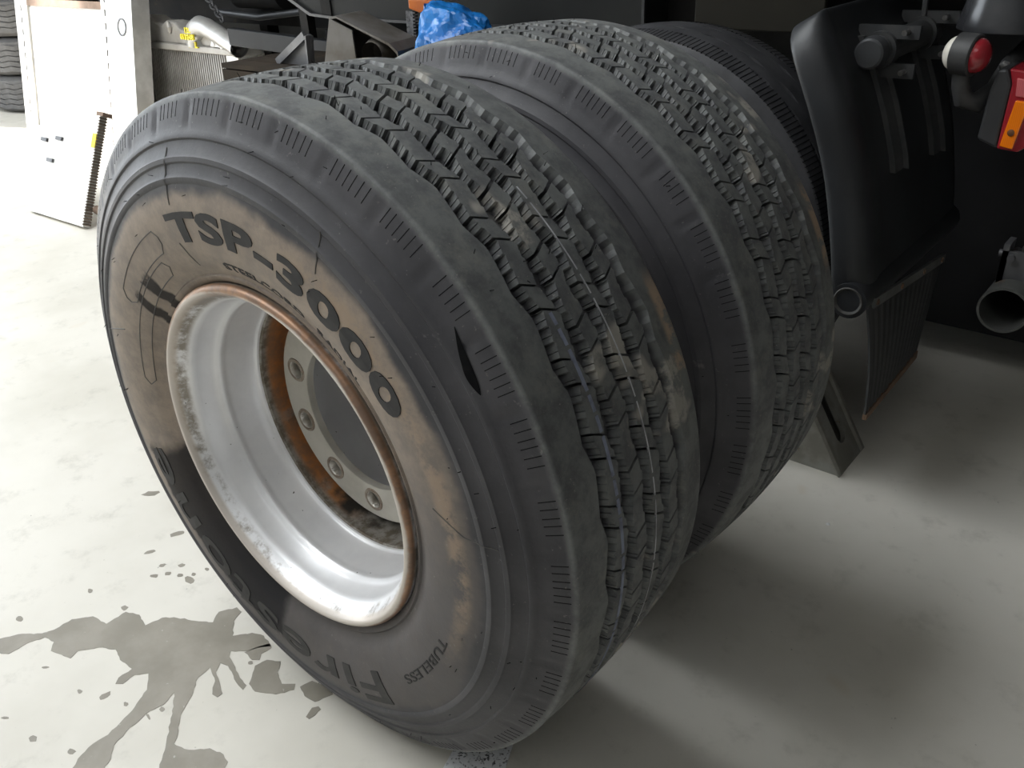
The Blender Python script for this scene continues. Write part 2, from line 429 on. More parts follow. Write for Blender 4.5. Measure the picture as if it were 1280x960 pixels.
def mat_rim(root):
    m, nt, b = new_mat('silver_rim_paint')
    t = N(nt, 'ShaderNodeTexCoord'); t.object = root
    mp = N(nt, 'ShaderNodeMapping'); nt.links.new(t.outputs['Object'], mp.inputs[0]); mp.inputs[1].default_value = (0, 0, -RC)
    v = mp.outputs[0]; sp = N(nt, 'ShaderNodeSeparateXYZ'); nt.links.new(v, sp.inputs[0]); x, y, z = sp.outputs
    r = math_(nt, 'SQRT', math_(nt, 'ADD', math_(nt, 'MULTIPLY', x, x), math_(nt, 'MULTIPLY', z, z)))
    nA, nB, nC = noise(nt, v, 7, 5), noise(nt, v, 30, 6, 0.7), noise(nt, v, 95, 3)
    col = mixc(nt, ramp(nt, nA, 0.35, 0.7), (0.86, 0.86, 0.87), (0.76, 0.76, 0.775))
    # grime in the groove behind the flange lip
    g = math_(nt, 'MULTIPLY', ramp(nt, math_(nt, 'ABSOLUTE', math_(nt, 'ADD', y, 0.1725)), 0.014, 0.005), ramp(nt, math_(nt, 'ADD', nB, math_(nt, 'MULTIPLY', z, 0.35)), 0.38, 0.62))
    col = mixc(nt, math_(nt, 'MULTIPLY', g, 0.8), col, (0.16, 0.12, 0.07))
    # rust along the lip, heavier near the top
    lip = ramp(nt, y, -0.174, -0.181)
    out = ramp(nt, r, 0.289, 0.301)
    ru = math_(nt, 'MULTIPLY', lip, ramp(nt, math_(nt, 'ADD', math_(nt, 'ADD', nA, math_(nt, 'MULTIPLY', out, 0.50)), math_(nt, 'MULTIPLY', z, 0.45)), 0.66, 0.92))
    col = mixc(nt, math_(nt, 'MULTIPLY', lip, 0.65), col, (0.46, 0.38, 0.30))
    col = mixc(nt, math_(nt, 'MULTIPLY', ru, 0.85), col, mixc(nt, ramp(nt, nB, 0.35, 0.65), (0.36, 0.17, 0.07), (0.17, 0.09, 0.05)))
    # specks
    col = mixc(nt, ramp(nt, nC, 0.735, 0.76), col, (0.05, 0.045, 0.04))
    nt.links.new(col, b.inputs['Base Color'])
    b.inputs['Metallic'].default_value = 0.4
    nt.links.new(math_(nt, 'ADD', 0.30, math_(nt, 'MULTIPLY', nA, 0.2)), b.inputs['Roughness'])
    bump(nt, b, nB, 0.06, 0.002)
    return m

def mat_disc(root):
    m, nt, b = new_mat('rusty_hub_disc')
    t = N(nt, 'ShaderNodeTexCoord'); t.object = root
    mp = N(nt, 'ShaderNodeMapping'); nt.links.new(t.outputs['Object'], mp.inputs[0]); mp.inputs[1].default_value = (0, 0, -RC)
    v = mp.outputs[0]; sp = N(nt, 'ShaderNodeSeparateXYZ'); nt.links.new(v, sp.inputs[0]); x, y, z = sp.outputs
    r = math_(nt, 'SQRT', math_(nt, 'ADD', math_(nt, 'MULTIPLY', x, x), math_(nt, 'MULTIPLY', z, z)))
    nA, nB = noise(nt, v, 9, 5), noise(nt, v, 38, 6, 0.7)
    col = mixc(nt, ramp(nt, nA, 0.35, 0.7), (0.50, 0.475, 0.42), (0.38, 0.355, 0.305))
    rr = math_(nt, 'ADD', r, math_(nt, 'MULTIPLY', math_(nt, 'SUBTRACT', nB, 0.5), 0.02))
    band = math_(nt, 'MULTIPLY', ramp(nt, rr, 0.203, 0.209), ramp(nt, y, -0.030, -0.014))
    left = math_(nt, 'MULTIPLY', ramp(nt, math_(nt, 'ADD', x, math_(nt, 'MULTIPLY', z, -0.25)), 0.03, -0.06), ramp(nt, nA, 0.30, 0.48))
    col = mixc(nt, ramp(nt, rr, 0.205, 0.212), col, mixc(nt, ramp(nt, nB, 0.4, 0.6), (0.30, 0.28, 0.25), (0.14, 0.115, 0.085)))
    col = mixc(nt, math_(nt, 'MULTIPLY', band, left), col, mixc(nt, ramp(nt, nB, 0.35, 0.65), (0.46, 0.19, 0.055), (0.28, 0.15, 0.08)))
    col = mixc(nt, math_(nt, 'MULTIPLY', math_(nt, 'MULTIPLY', band, ramp(nt, z, -0.16, -0.20)), ramp(nt, nA, 0.45, 0.6)), col, (0.03, 0.026, 0.02))
    col = mixc(nt, ramp(nt, nB, 0.69, 0.74), col, (0.12, 0.085, 0.05))
    nt.links.new(col, b.inputs['Base Color']); b.inputs['Roughness'].default_value = 0.55; b.inputs['Metallic'].default_value = 0.15
    bump(nt, b, nB, 0.2, 0.002)
    return m

M_SEAT = M('bolt_hole_seat', (0.30, 0.25, 0.20), (0.20, 0.15, 0.11), 60, 0.4, 0.5)
M_SEAT2 = M('bolt_hole_bright', (0.62, 0.60, 0.56), (0.42, 0.38, 0.32), 60, 0.35, 0.6)

def build_wheel(loc, rz, wet, seed, label, suffix):
    root = empty('loose_wheel', loc, rz); tag(root, label, 'wheel')
    mr = mat_rubber(root, 'tyre_rubber_' + suffix, seed, wet)
    tyre = tyre_mesh('tyre', mr, root)
    # tread blocks: two per pitch on each of four ribs
    for j, (yc, w) in enumerate(RIBS):
        flip = j % 2 == 1; L = PITCH * 0.64; g = 0.0022
        ml = block_mesh(yc, w, 0 + g, L - g, flip, mr, 'tread_block'); msh = block_mesh(yc, w, L + g, PITCH - g, flip, mr, 'tread_block')
        for i in range(NP):
            a0 = 2 * pi * (i + (0.35 * j)) / NP
            for me, mid in ((ml, L / 2), (msh, (L + PITCH) / 2)):
                o = link(D.objects.new('tread_block', me), tyre); o.location = (0, 0, RC)
                o.rotation_euler = (0, -(a0 + mid / RC), 0)
    # fine cuts round the buttress, far too many to count
    s = MB()
    for sg in (-1, 1):
        for i in range(300):
            if (i * NP / 300.0) % 1 > 0.66: continue
            a = 2 * pi * i / 300 + random.uniform(-0.002, 0.002)
            r0, r1 = 0.537, 0.5565
            da = 0.0005 / 0.55
            ps = [P3(a + d, r, sg * (side_y(r) + q)) for q in (-0.004, 0.0004) for r in (r0, r1) for d in (-da, da)]
            s.hexa([ps[0], ps[1], ps[3], ps[2], ps[4], ps[5], ps[7], ps[6]])
    tag(s.build('shoulder_cuts', M_CUT, tyre), kind='stuff')
    # moulded hairs along the tread top
    s = MB()
    for i in range(36):
        a = radians(random.uniform(40, 170)); y = random.uniform(-0.14, 0.14); r = crown(y) - 0.001
        p = Vector(P3(a, r, y)); q = Vector(P3(a + random.uniform(-0.01, 0.01), r + random.uniform(0.004, 0.008), y + random.uniform(-0.003, 0.003)))
        s.tube([p, q], [0.0006, 0.0004], 4)
    for i in range(60):
        a = radians(random.uniform(0, 360)); r = random.uniform(0.40, 0.55)
        p = Vector(P3(a, r, -side_y(r) + 0.001)); q = Vector(P3(a + 0.006, r + random.uniform(-0.004, 0.004), -side_y(r) - random.uniform(0.003, 0.007)))
        s.tube([p, q], [0.0006, 0.0004], 4)
    tag(s.build('rubber_hairs', M_CUT, tyre), kind='stuff')
    # rim barrel
    prof = [(-0.1755, 0.3010), (-0.1800, 0.3012), (-0.1845, 0.2992), (-0.1875, 0.2955), (-0.1887, 0.2915), (-0.1880, 0.2890), (-0.1855, 0.2868),
            (-0.1800, 0.2830), (-0.1730, 0.2785), (-0.1660, 0.2755), (-0.1610, 0.2710), (-0.1550, 0.2680), (-0.1480, 0.2672), (-0.1230, 0.2635),
            (-0.1170, 0.2600), (-0.1120, 0.2555), (-0.1070, 0.2540), (-0.1010, 0.2552), (-0.0950, 0.2550), (-0.0600, 0.2500), (-0.0480, 0.2470), (-0.0430, 0.2450), (-0.0420, 0.2435),
            (-0.0400, 0.2425), (0.0500, 0.2425), (0.0800, 0.2520), (0.1500, 0.2680), (0.1750, 0.2790), (0.1850, 0.2880), (0.1830, 0.2990), (0.1750, 0.3030),
            (0.1650, 0.3000), (0.1550, 0.2860), (0.1000, 0.2700), (0.0500, 0.2520), (-0.1000, 0.2640), (-0.1550, 0.2860), (-0.1650, 0.3000)]
    s = MB().revolve(prof, (0, 0, RC), (0, 1, 0), 128, closed=True)
    mrim = mat_rim(root)
    rim = s.build('rim', mrim, root, True, 50)
    # pressed hub disc with ten real bolt holes
    yf, rb, ro, rbc, rh = -0.012, 0.139, 0.203, 0.1685, 0.0145
    s = MB(); per = 7
    for k in range(10):
        a0 = radians(200 + 36 * k); h = radians(18)
        bnd = []
        for i in range(per): bnd.append((rb, a0 - h + 2 * h * i / per))
        for i in range(per): bnd.append((rb + (ro - rb) * i / per, a0 + h))
        for i in range(per): bnd.append((ro, a0 + h - 2 * h * i / per))
        for i in range(per): bnd.append((ro - (ro - rb) * i / per, a0 - h))
        cx, cz = rbc * cos(a0), rbc * sin(a0); n = len(bnd); v = []
        for (r, a) in bnd: v.append((r * cos(a), yf, RC + r * sin(a)))
        for (r, a) in bnd:
            d = atan2(r * sin(a) - cz, r * cos(a) - cx); v.append((cx + rh * cos(d), yf, RC + cz + rh * sin(d)))
        for (r, a) in bnd:
            d = atan2(r * sin(a) - cz, r * cos(a) - cx); v.append((cx + rh * cos(d), yf + 0.013, RC + cz + rh * sin(d)))
        s.add(v, [(i, (i + 1) % n, n + (i + 1) % n, n + i) for i in range(n)] + [(n + i, n + (i + 1) % n, 2 * n + (i + 1) % n, 2 * n + i) for i in range(n)])
    s.revolve([(yf, ro), (yf + 0.002, 0.206), (yf + 0.012, 0.2105), (0.020, 0.215), (0.028, 0.222), (0.028, 0.230), (0.020, 0.236), (0.0, 0.2385), (-0.034, 0.2395), (-0.037, 0.2428),
               (0.01, 0.2428), (0.04, 0.236), (0.041, 0.215), (0.014, 0.203), (0.003, 0.196), (0.003, rb), (-0.010, rb), (yf, rb + 0.0015)], (0, 0, RC), (0, 1, 0), 100)
    disc = s.build('hub_disc', mat_disc(root), root, True, 30)
    for k in range(10):
        a0 = radians(200 + 36 * k); c = (rbc * cos(a0), yf, RC + rbc * sin(a0))
        o = MB().revolve([(0.0005, 0.0235), (-0.0012, 0.0225), (-0.0012, 0.0180), (0.001, 0.0165)], c, (0, 1, 0), 28).build('bolt_seat', M_SEAT, disc, True, 50)
        MB().revolve([(0.0008, 0.0168), (-0.0016, 0.0160), (0.0, 0.0143), (0.012, 0.0140)], c, (0, 1, 0), 28).build('bolt_sleeve', M_SEAT2, disc, True, 60)
    return root, tyre, rim, disc

root1, tyre1, rim1, disc1 = build_wheel((0, 0, 0), 0, True, 0.0, 'dirty truck wheel with silver rim and TSP-3000 tyre lettering on the side wall', 'a')
# lettering and marks of the wheel with the visible side wall
ring_text('lettering', 'TSP-3000', radians(108), 0.372, 0.05, 0.043, M_LETTER, tyre1, bold=0.0019, span=radians(75))
ring_text('lettering', 'Firestone', radians(-57), 0.374, 0.06, 0.062, M_LETTER2, tyre1, bold=0.0008, span=radians(108))
ring_text('small_lettering', 'STEELCORD', radians(93), 0.329, 0.02, 0.0125, M_LETTER, tyre1, bold=0.0003, span=radians(30), raise_=0.0008)
ring_text('small_lettering', 'RADIAL', radians(58.5), 0.331, 0.02, 0.0125, M_LETTER, tyre1, bold=0.0002, span=radians(16), raise_=0.0008)
ring_text('small_lettering', 'TUBELESS', radians(-21), 0.384, 0.02, 0.016, M_LETTER, tyre1, bold=0.0002, span=radians(26), raise_=0.0008)
def frame_loop(a0, a1, r0, r1):
    c = 0.012
    pts = [(a0 + c / r1 * 1, r1), (a1 - c / r1, r1), (a1, r1 - c), (a1, r0 + c), (a1 - c / r0, r0), (a0 + c / r0, r0), (a0, r0 + c), (a0, r1 - c), (a0 + c / r1, r1)]
    return MB().tube(arc_path(pts), 0.0008, 5)
frame_loop(radians(119), radians(173), 0.334, 0.358).build('raised_plate_outline', M_RIDGE, tyre1, True)
frame_loop(radians(115), radians(146), 0.366, 0.402).build('raised_plate_outline', M_RIDGE, tyre1, True)
for pts in ([(radians(105), 0.332), (radians(107), 0.37)], [(radians(104.5), 0.425), (radians(103), 0.50)], [(radians(61), 0.43), (radians(63), 0.482)],
            [(radians(14), 0.385), (radians(9.5), 0.43), (radians(8), 0.478)], [(radians(158), 0.395), (radians(164), 0.46)]):
    MB().tube(arc_path(pts), 0.0009, 5).build('mould_ridge', M_RIDGE, tyre1, True)
# the black gash near the shoulder
v, n = [], 14
for i in range(n + 1):
    q = i / n; a = radians(40.2 - 9.0 * q); rm_ = 0.533 - 0.012 * q - 0.004 * sin(pi * q); hw = 0.0048 * sin(pi * q ** 1.4) ** 0.7 + 0.0004
    for d in (-1, 1): v.append(P3(a, rm_ + d * hw, -side_y(rm_ + d * hw) - 0.0009))
meshobj('gash', v, [(2 * i, 2 * i + 1, 2 * i + 3, 2 * i + 2) for i in range(n)], M_CUT, tyre1)
# painted marking lines along two tread ribs
M_LINE_B = M('blue_marking', (0.27, 0.30, 0.39), (0.15, 0.16, 0.21), 30, 0.7)
M_LINE_W = M('white_marking', (0.62, 0.63, 0.65), (0.36, 0.36, 0.38), 40, 0.7)
def tread_line(y, w, a0, a1, mat, tyre, gaps):
    s = MB(); n = 120
    for i in range(n):
        if (i * 7919) % 100 < gaps: continue
        t0, t1 = a0 + (a1 - a0) * i / n, a0 + (a1 - a0) * (i + 1) / n
        s.add([P3(t, crown(yy) + 0.0006, yy) for t in (t0, t1) for yy in (y - w / 2, y + w / 2)] + [P3(t, crown(yy) - 0.001, yy) for t in (t0, t1) for yy in (y - w / 2, y + w / 2)],
              [(0, 1, 3, 2), (4, 5, 7, 6), (0, 1, 5, 4), (2, 3, 7, 6)])
    s.build('marking_line', mat, tyre)
tread_line(RIBS[0][0] + 0.002, 0.006, radians(-30), radians(36), M_LINE_B, tyre1, 12)
tread_line(RIBS[2][0] - 0.006, 0.0026, radians(-30), radians(52), M_LINE_W, tyre1, 8)

root2, tyre2, rim2, disc2 = build_wheel((-0.002, 0.506, 0), -0.02, False, 3.7, 'truck wheel standing behind the lettered one, pale mud caked in its tread', 'b')

# ================================================================== FLOOR MARKS
_C = Vector((1.03454, -0.79236, 1.32634)); _F = 1070.82
def on_floor(u, v):
    d = [(_R[0][i] * (u - 640) + _R[1][i] * (480 - v)) / _F + _R[2][i] for i in range(3)]
    t = -_C.z / d[2]; return (_C.x + d[0] * t, _C.y + d[1] * t)
def mat_wet():
    m, nt, b = new_mat('wet_concrete')
    tc = N(nt, 'ShaderNodeTexCoord').outputs['Object']
    col = mixc(nt, ramp(nt, noise(nt, tc, 9, 5), 0.35, 0.7), (0.235, 0.215, 0.175), (0.30, 0.275, 0.23))
    col = mixc(nt, ramp(nt, noise(nt, tc, 55, 5), 0.66, 0.74), col, (0.42, 0.40, 0.35))
    nt.links.new(col, b.inputs['Base Color']); b.inputs['Roughness'].default_value = 0.42; b.inputs['Specular IOR Level'].default_value = 0.3
    return m
M_WET = mat_wet()
def stain(name, pts, label, cat, group=None, h=0.0008, jag=True):
    p = [on_floor(x / 2.6667, 600 + y / 2.6667) for x, y in pts]
    if jag:
        q = []
        for a, b in zip(p, p[1:] + p[:1]):
            q.append(a); L = hypot(b[0] - a[0], b[1] - a[1])
            if L > 0.01:
                n = min(6, int(L / 0.008))
                for i in range(1, n):
                    t = i / n; q.append((a[0] + (b[0] - a[0]) * t + random.uniform(-1, 1) * 0.0016, a[1] + (b[1] - a[1]) * t + random.uniform(-1, 1) * 0.0016))
        p = q
    bm = bmesh.new()
    f = bm.faces.new([bm.verts.new((x, y, h)) for x, y in p])
    r = bmesh.ops.extrude_face_region(bm, geom=[f])
    for e in r['geom']:
        if isinstance(e, bmesh.types.BMVert): e.co.z = 0.0001
    bmesh.ops.triangulate(bm, faces=bm.faces[:]); bmesh.ops.recalc_face_normals(bm, faces=bm.faces[:])
    me = D.meshes.new(name); bm.to_mesh(me); bm.free(); me.materials.append(M_WET)
    return tag(link(D.objects.new(name, me)), label, cat, group)
stain('puddle', [(-40, 545), (0, 530), (60, 515), (140, 512), (180, 500), (240, 465), (310, 455), (355, 480), (420, 440), (465, 450), (485, 485), (540, 460),
    (580, 458), (650, 470), (710, 475), (730, 440), (790, 425), (805, 440), (780, 470), (775, 520), (840, 510), (880, 520), (905, 555), (860, 560), (830, 570), (770, 570), (765, 590),
    (800, 660), (822, 685), (810, 700), (795, 685), (760, 620), (735, 610), (720, 640), (742, 712), (725, 725), (708, 715), (715, 660), (700, 625), (660, 660), (640, 720), (610, 770),
    (600, 800), (590, 860), (580, 880), (630, 900), (700, 895), (745, 915), (760, 940), (740, 985), (640, 1020), (520, 1000), (550, 900), (555, 870), (575, 780), (580, 710), (545, 750),
    (500, 770), (420, 840), (380, 885), (370, 930), (320, 1010), (200, 1040), (260, 930), (310, 880), (360, 850), (440, 770), (490, 700), (495, 645), (450, 650), (410, 680), (385, 680), (395, 660),
    (440, 630), (400, 600), (385, 565), (340, 558), (260, 570), (235, 595), (170, 570), (180, 540), (150, 525), (90, 545), (30, 580), (-40, 575)],
    'large splash-shaped wet puddle stain with runs on the pale floor', 'puddle')
stain('puddle', [(830, 680), (850, 620), (890, 600), (935, 605), (925, 640), (940, 680), (985, 680), (980, 700), (920, 715), (880, 710), (850, 705)],
      'blotch-shaped wet patch between the big puddle and the wheel', 'puddle')
stain('puddle', [(1000, 690), (1040, 670), (1100, 690), (1110, 715), (1050, 740), (1015, 720)], 'wet patch running under the edge of the lettered tyre', 'puddle')
stain('puddle', [(1020, 790), (1040, 760), (1062, 755), (1070, 765), (1050, 785), (1030, 797)], 'small oblong wet drop beside the lettered tyre', 'puddle')
stain('puddle', [(815, 575), (850, 560), (900, 545), (905, 560), (870, 580), (865, 600), (840, 600)], 'small wet islet at the tip of the big puddle near the tyre', 'puddle')
for (x, y, a, b_) in ((415, 427, 12, 8), (110, 862, 16, 11), (300, 370, 9, 8), (515, 320, 14, 6), (540, 285, 12, 5), (560, 312, 12, 6), (605, 285, 13, 6), (600, 318, 12, 6), (630, 333, 17, 12),
                      (645, 315, 8, 5), (350, 720, 26, 9), (266, 705, 9, 7), (420, 748, 8, 8), (590, 180, 24, 7), (505, 45, 30, 8), (65, 462, 14, 9), (500, 240, 22, 5), (18, 793, 14, 4),
                      (150, 625, 14, 4), (495, 790, 5, 12), (540, 765, 10, 8), (690, 298, 7, 6), (238, 905, 14, 9), (835, 610, 8, 6)):
    ang = random.uniform(-0.5, 0.1)
    pts = []
    for k in range(10):
        t = 2 * pi * k / 10; q = random.uniform(0.75, 1.2)
        pts.append((x + (a * cos(t) * cos(ang) - b_ * sin(t) * sin(ang)) * q, y + (a * cos(t) * sin(ang) + b_ * sin(t) * cos(ang)) * q))
    stain('water_drop', pts, 'small wet drop mark on the pale floor around the puddle', 'drop', 'drop marks around the puddle', 0.0005, False)

M_SPECK = M('speckled_stone', (0.85, 0.85, 0.87), (0.75, 0.75, 0.77), 20, 0.6, c3=(0.08, 0.08, 0.09), s3=130, t3=0.53)
p = [on_floor(x, y) for x, y in ((566, 940), (640, 936), (622, 990), (538, 990))]
a, b = Vector(p[0]), Vector(p[1]); c, d = Vector(p[2]), Vector(p[3])
q = [d, c, b + (b - c) * 0.5, a + (a - d) * 0.5]
tag(MB().hexa([(x, y, 0.0) for x, y in q] + [(x, y, 0.003) for x, y in q]).build('stone_strip', M_SPECK), 'thin speckled grey stone strip on the floor under the tyre edge', 'strip')
x, y = on_floor(1035, 655)
s = MB(); s.revolve([(0.0, 0.0), (0.0, 0.0055), (0.0012, 0.004), (0.0014, 0.0)], (x, y, 0), (0, 0, 1), 10)
tag(s.build('paint_spot', M('white_paint', (0.75, 0.75, 0.73), (0.65, 0.65, 0.62), 30, 0.6), None, True), 'tiny white paint spot on the grey floor near the chock', 'spot')

# ================================================================== TRUCK
truck = tag(empty('truck', (-0.144, 1.21, 0)), 'parked dark truck above and behind the loose wheels with its rear corner showing', 'truck')
TX, TY = -0.144, 1.21
def T(o):                                   # world coordinates -> child of the truck empty
    o.location = (-TX, -TY, 0); return o
def tb(s, name, mat, parent=None, **kw):
    if parent is None: return T(s.build(name, mat, truck, **kw))
    return s.build(name, mat, parent, **kw)
# its road wheel
RW = 0.531
M_TYRE3 = M('truck_tyre_rubber', (0.050, 0.050, 0.054), (0.032, 0.032, 0.035), 14, 0.6, bmp=0.1, c3=(0.09, 0.088, 0.085), s3=26, t3=0.68)
def crown3(y): return RW - 0.011 * (y / 0.13) ** 2
side3 = [(0.135, 0.272), (0.142, 0.285), (0.146, 0.32), (0.152, 0.38), (0.154, 0.42), (0.150, 0.46), (0.143, 0.495), (0.137, 0.511), (0.132, 0.5175)]
prof = [(-y, r) for y, r in side3]
for k in range(0, 13):
    y = -0.125 + 0.25 * k / 12; prof.append((y, crown3(y) - 0.013))
prof += [(y, r) for y, r in reversed(side3)]
w3 = tb(MB().revolve(prof, (TX, TY, RW), (0, 1, 0), 160), 'road_wheel', M_TYRE3, smooth=True, angle=35)
edges3 = (-0.131, -0.080, -0.074, -0.036, -0.030, 0.030, 0.036, 0.074, 0.080, 0.131)
def z3(k, j): return 0.003 * (1 if k % 2 else -1) * (1 if j % 2 else -1)
for j in range(5):
    y0, y1 = edges3[2 * j], edges3[2 * j + 1]
    n = 120; v, f = [], []
    for k in range(n):
        a = 2 * pi * k / n
        a_ = y0 + (z3(k // 2, j) if j > 0 else 0); b_ = y1 + (z3(k // 2, j) if j < 4 else 0)
        for (yy, dr) in ((a_, -0.015), (a_, 0), (b_, 0), (b_, -0.015)):
            r = crown3(yy) + dr; v.append((TX + r * cos(a), TY + yy, RW + r * sin(a)))
    for k in range(n):
        for i in range(3): f.append((k * 4 + i, k * 4 + i + 1, ((k + 1) % n) * 4 + i + 1, ((k + 1) % n) * 4 + i))
    meshobj('tread_rib', v, f, M_TYRE3, w3, True, 25)
s = MB()
for i in range(260):
    a = 2 * pi * i / 260
    for (yy, dy) in ((-0.105, 0.028), (0.105, 0.028)):
        ps = []
        for q in (-0.003, 0.0006):
            for y_ in (yy - dy, yy + dy):
                for d_ in (-0.0016, 0.0016):
                    r = crown3(y_) + q; ps.append((TX + r * cos(a + d_), TY + y_, RW + r * sin(a + d_)))
        if abs(yy) > 0.1: s.hexa([ps[0], ps[1], ps[3], ps[2], ps[4], ps[5], ps[7], ps[6]])
tag(s.build('rib_sipes', M_CUT, w3), kind='stuff')
s = MB().revolve([(-0.142, 0.285), (-0.148, 0.280), (-0.144, 0.268), (-0.10, 0.25), (0.02, 0.24), (0.05, 0.20), (0.04, 0.13), (-0.02, 0.12), (-0.05, 0.10), (-0.06, 0.0)], (TX, TY, RW), (0, 1, 0), 64)
s.build('wheel_rim', M('truck_rim', (0.28, 0.28, 0.28), (0.2, 0.2, 0.2), 10, 0.5, 0.3), w3, smooth=True)
# chassis, deck, side lockers
tb(MB().box(-3.1, 0.86, 1.62, 4.1, 1.34, 1.62), 'deck', M_FRAME)  # unseen bed, put over the underside to block light
tb(MB().box(-3.1, 0.95, 1.08, 4.12, 1.62, 3.2), 'cargo_box', M_FRAME)  # unseen body, widened to shade the floor near the rear corner
tb(MB().box(-3.1, 0.75, 2.35, 2.47, 0.98, 1.30), 'chassis_rail', M_FRAME)
tb(MB().box(-3.1, 0.75, 3.25, 3.37, 0.98, 1.30), 'chassis_rail', M_FRAME)
tb(MB().tube([(TX, 1.36, RW), (TX, 4.2, RW)], 0.075, 20).revolve([(2.0, 0.075), (2.1, 0.19), (2.3, 0.21), (2.5, 0.19), (2.6, 0.075)], (TX, 1.0 - 0.4, RW), (0, 1, 0), 24), 'axle', M_FRAME, smooth=True)
M_PANEL = M('locker_paint', (0.034, 0.035, 0.034), (0.026, 0.027, 0.027), 2.5, 0.6, c3=(0.05, 0.048, 0.042), s3=14, t3=0.68, spec=0.15)
lk = tb(MB().prism([(-2.24, 1.075), (-2.04, 0.985), (-1.86, 0.975), (-0.445, 0.975), (-0.445, 1.36), (-2.24, 1.36)], 1, 1.6, 2.1), 'side_locker', M_PANEL)
MB().prism([(-2.24, 1.075), (-2.04, 0.985), (-1.86, 0.975), (-0.445, 0.975), (-0.445, 0.985), (-1.86, 0.985), (-2.03, 0.995), (-2.23, 1.085)], 1, 1.588, 1.60).build('locker_edge', M_STEEL, lk)
MB().box(-1.965, -1.905, 1.594, 1.60, 0.985, 1.36).build('locker_seam', M_FRAME, lk)
MB().box(-0.455, -0.445, 1.590, 1.60, 0.975, 1.36).build('locker_edge', M_STEEL, lk)
M_TAN = M('tan_panel', (0.045, 0.041, 0.031), (0.036, 0.033, 0.026), 4, 0.6, spec=0.15)
tb(MB().box(-0.282, 0.10, 1.6, 1.62, 1.00, 1.36), 'side_panel', M_TAN, bevel=0.004)
tb(MB().box(-0.44, -0.285, 1.72, 1.74, 0.99, 1.36), 'recess_panel', M_FRAME)
tb(MB().box(0.10, 0.86, 2.0, 2.04, 0.7, 1.34), 'rear_plate', M_FRAME)  # plate added to close off light behind the rear corner
tb(MB().box(0.12, 0.84, 1.92, 2.7, 0.12, 1.0), 'rear_shade_box', M('shade_black', (0.012, 0.012, 0.013), (0.016, 0.016, 0.017), 4, 0.7, spec=0.2), bevel=0.01)  # black box added so the space under the truck reads as deep shade
tb(MB().tube([(-2.1, 2.05, 0.66), (-0.95, 2.05, 0.66)], 0.26, 32), 'blocker_tank', M_FRAME, smooth=True)  # added drum that blocks light coming in under the truck
tb(MB().revolve([(-0.15, 0.27), (-0.16, 0.42), (-0.13, 0.52), (0.13, 0.52), (0.16, 0.42), (0.15, 0.27)], (TX, 3.75, RW), (0, 1, 0), 48), 'far_wheel', M_TYRE3, smooth=True)  # far-side wheel, added to block light under the truck
# mudguard
gx = [(1.118, 0.292), (1.10, 0.302), (1.06, 0.326), (1.0, 0.360), (0.9, 0.405), (0.8, 0.440), (0.7, 0.462), (0.62, 0.478), (0.55, 0.487), (0.505, 0.490)]
cs = [(1.030, -0.075), (1.0305, -0.052), (1.036, -0.030), (1.047, -0.014), (1.062, -0.004), (1.082, 0.0), (1.115, 0.001), (1.125, -0.005), (1.3, -0.005), (1.5, -0.005), (1.73, -0.005)]
v, f = [], []
for i, (z, x) in enumerate(gx):
    z0, x0 = gx[max(0, i - 1)]; z1, x1 = gx[min(len(gx) - 1, i + 1)]
    d = Vector((x1 - x0, z1 - z0)).normalized(); nx, nz = -d.y, d.x      # outward normal
    dy = (0.075, 0.032, 0.008)[i] if i < 3 else 0.0            # rounded top corner
    for k_, (y, o_) in enumerate(cs): v.append((x + nx * o_, y + dy * max(0, 1 - k_ / 7.0), z + nz * o_))
m = len(cs)
f = [(i * m + j, i * m + j + 1, (i + 1) * m + j + 1, (i + 1) * m + j) for i in range(len(gx) - 1) for j in range(m - 1)]
guard = T(meshobj('mudguard', v, f, M_BLACK, truck, True, 50))
so = guard.modifiers.new('thick', 'SOLIDIFY'); so.thickness = 0.006
sb = guard.modifiers.new('sub', 'SUBSURF'); sb.levels = 1; sb.render_levels = 1
MB().tube([(0.457, 1.026, 0.525), (0.457, 1.055, 0.525), (0.457, 1.73, 0.525)], [0.041, 0.041, 0.041], 28).build('rolled_end', M_BLACK, guard, True)
MB().revolve([(-0.001, 0.033), (-0.004, 0.031), (-0.001, 0.027), (0.002, 0.024), (0.002, 0.0)], (0.457, 1.026, 0.525), (0, 1, 0), 28).build('end_plug', M('plug', (0.045, 0.042, 0.038), (0.03, 0.03, 0.03), 30, 0.7), guard, True)
def guard_x(z):
    for (za, xa), (zb, xb) in zip(gx, gx[1:]):
        if zb <= z <= za: return xa + (xb - xa) * (za - z) / (za - zb)
    return gx[-1][1]
M_STRAP = M('strap_steel', (0.055, 0.057, 0.06), (0.075, 0.075, 0.075), 20, 0.35, 0.2)
for (y, za, zb) in ((1.255, 1.05, 0.765), (1.53, 0.985, 0.745)):
    s = MB(); n = 10
    for i in range(n):
        z0, z1 = za + (zb - za) * i / n, za + (zb - za) * (i + 1) / n
        p0, p1 = [(guard_x(z0), z0), (guard_x(z1), z1)]
        for (dx, w0, w1) in ((0.006, -0.028, 0.028), (0.018, 0.024, 0.029)):
            s.hexa([(p0[0] - 0.01, y + w0, p0[1]), (p0[0] + dx, y + w0, p0[1]), (p0[0] + dx, y + w1, p0[1]), (p0[0] - 0.01, y + w1, p0[1]),
                    (p1[0] - 0.01, y + w0, p1[1]), (p1[0] + dx, y + w0, p1[1]), (p1[0] + dx, y + w1, p1[1]), (p1[0] - 0.01, y + w1, p1[1])])
    st = s.build('strap', M_STRAP, guard)
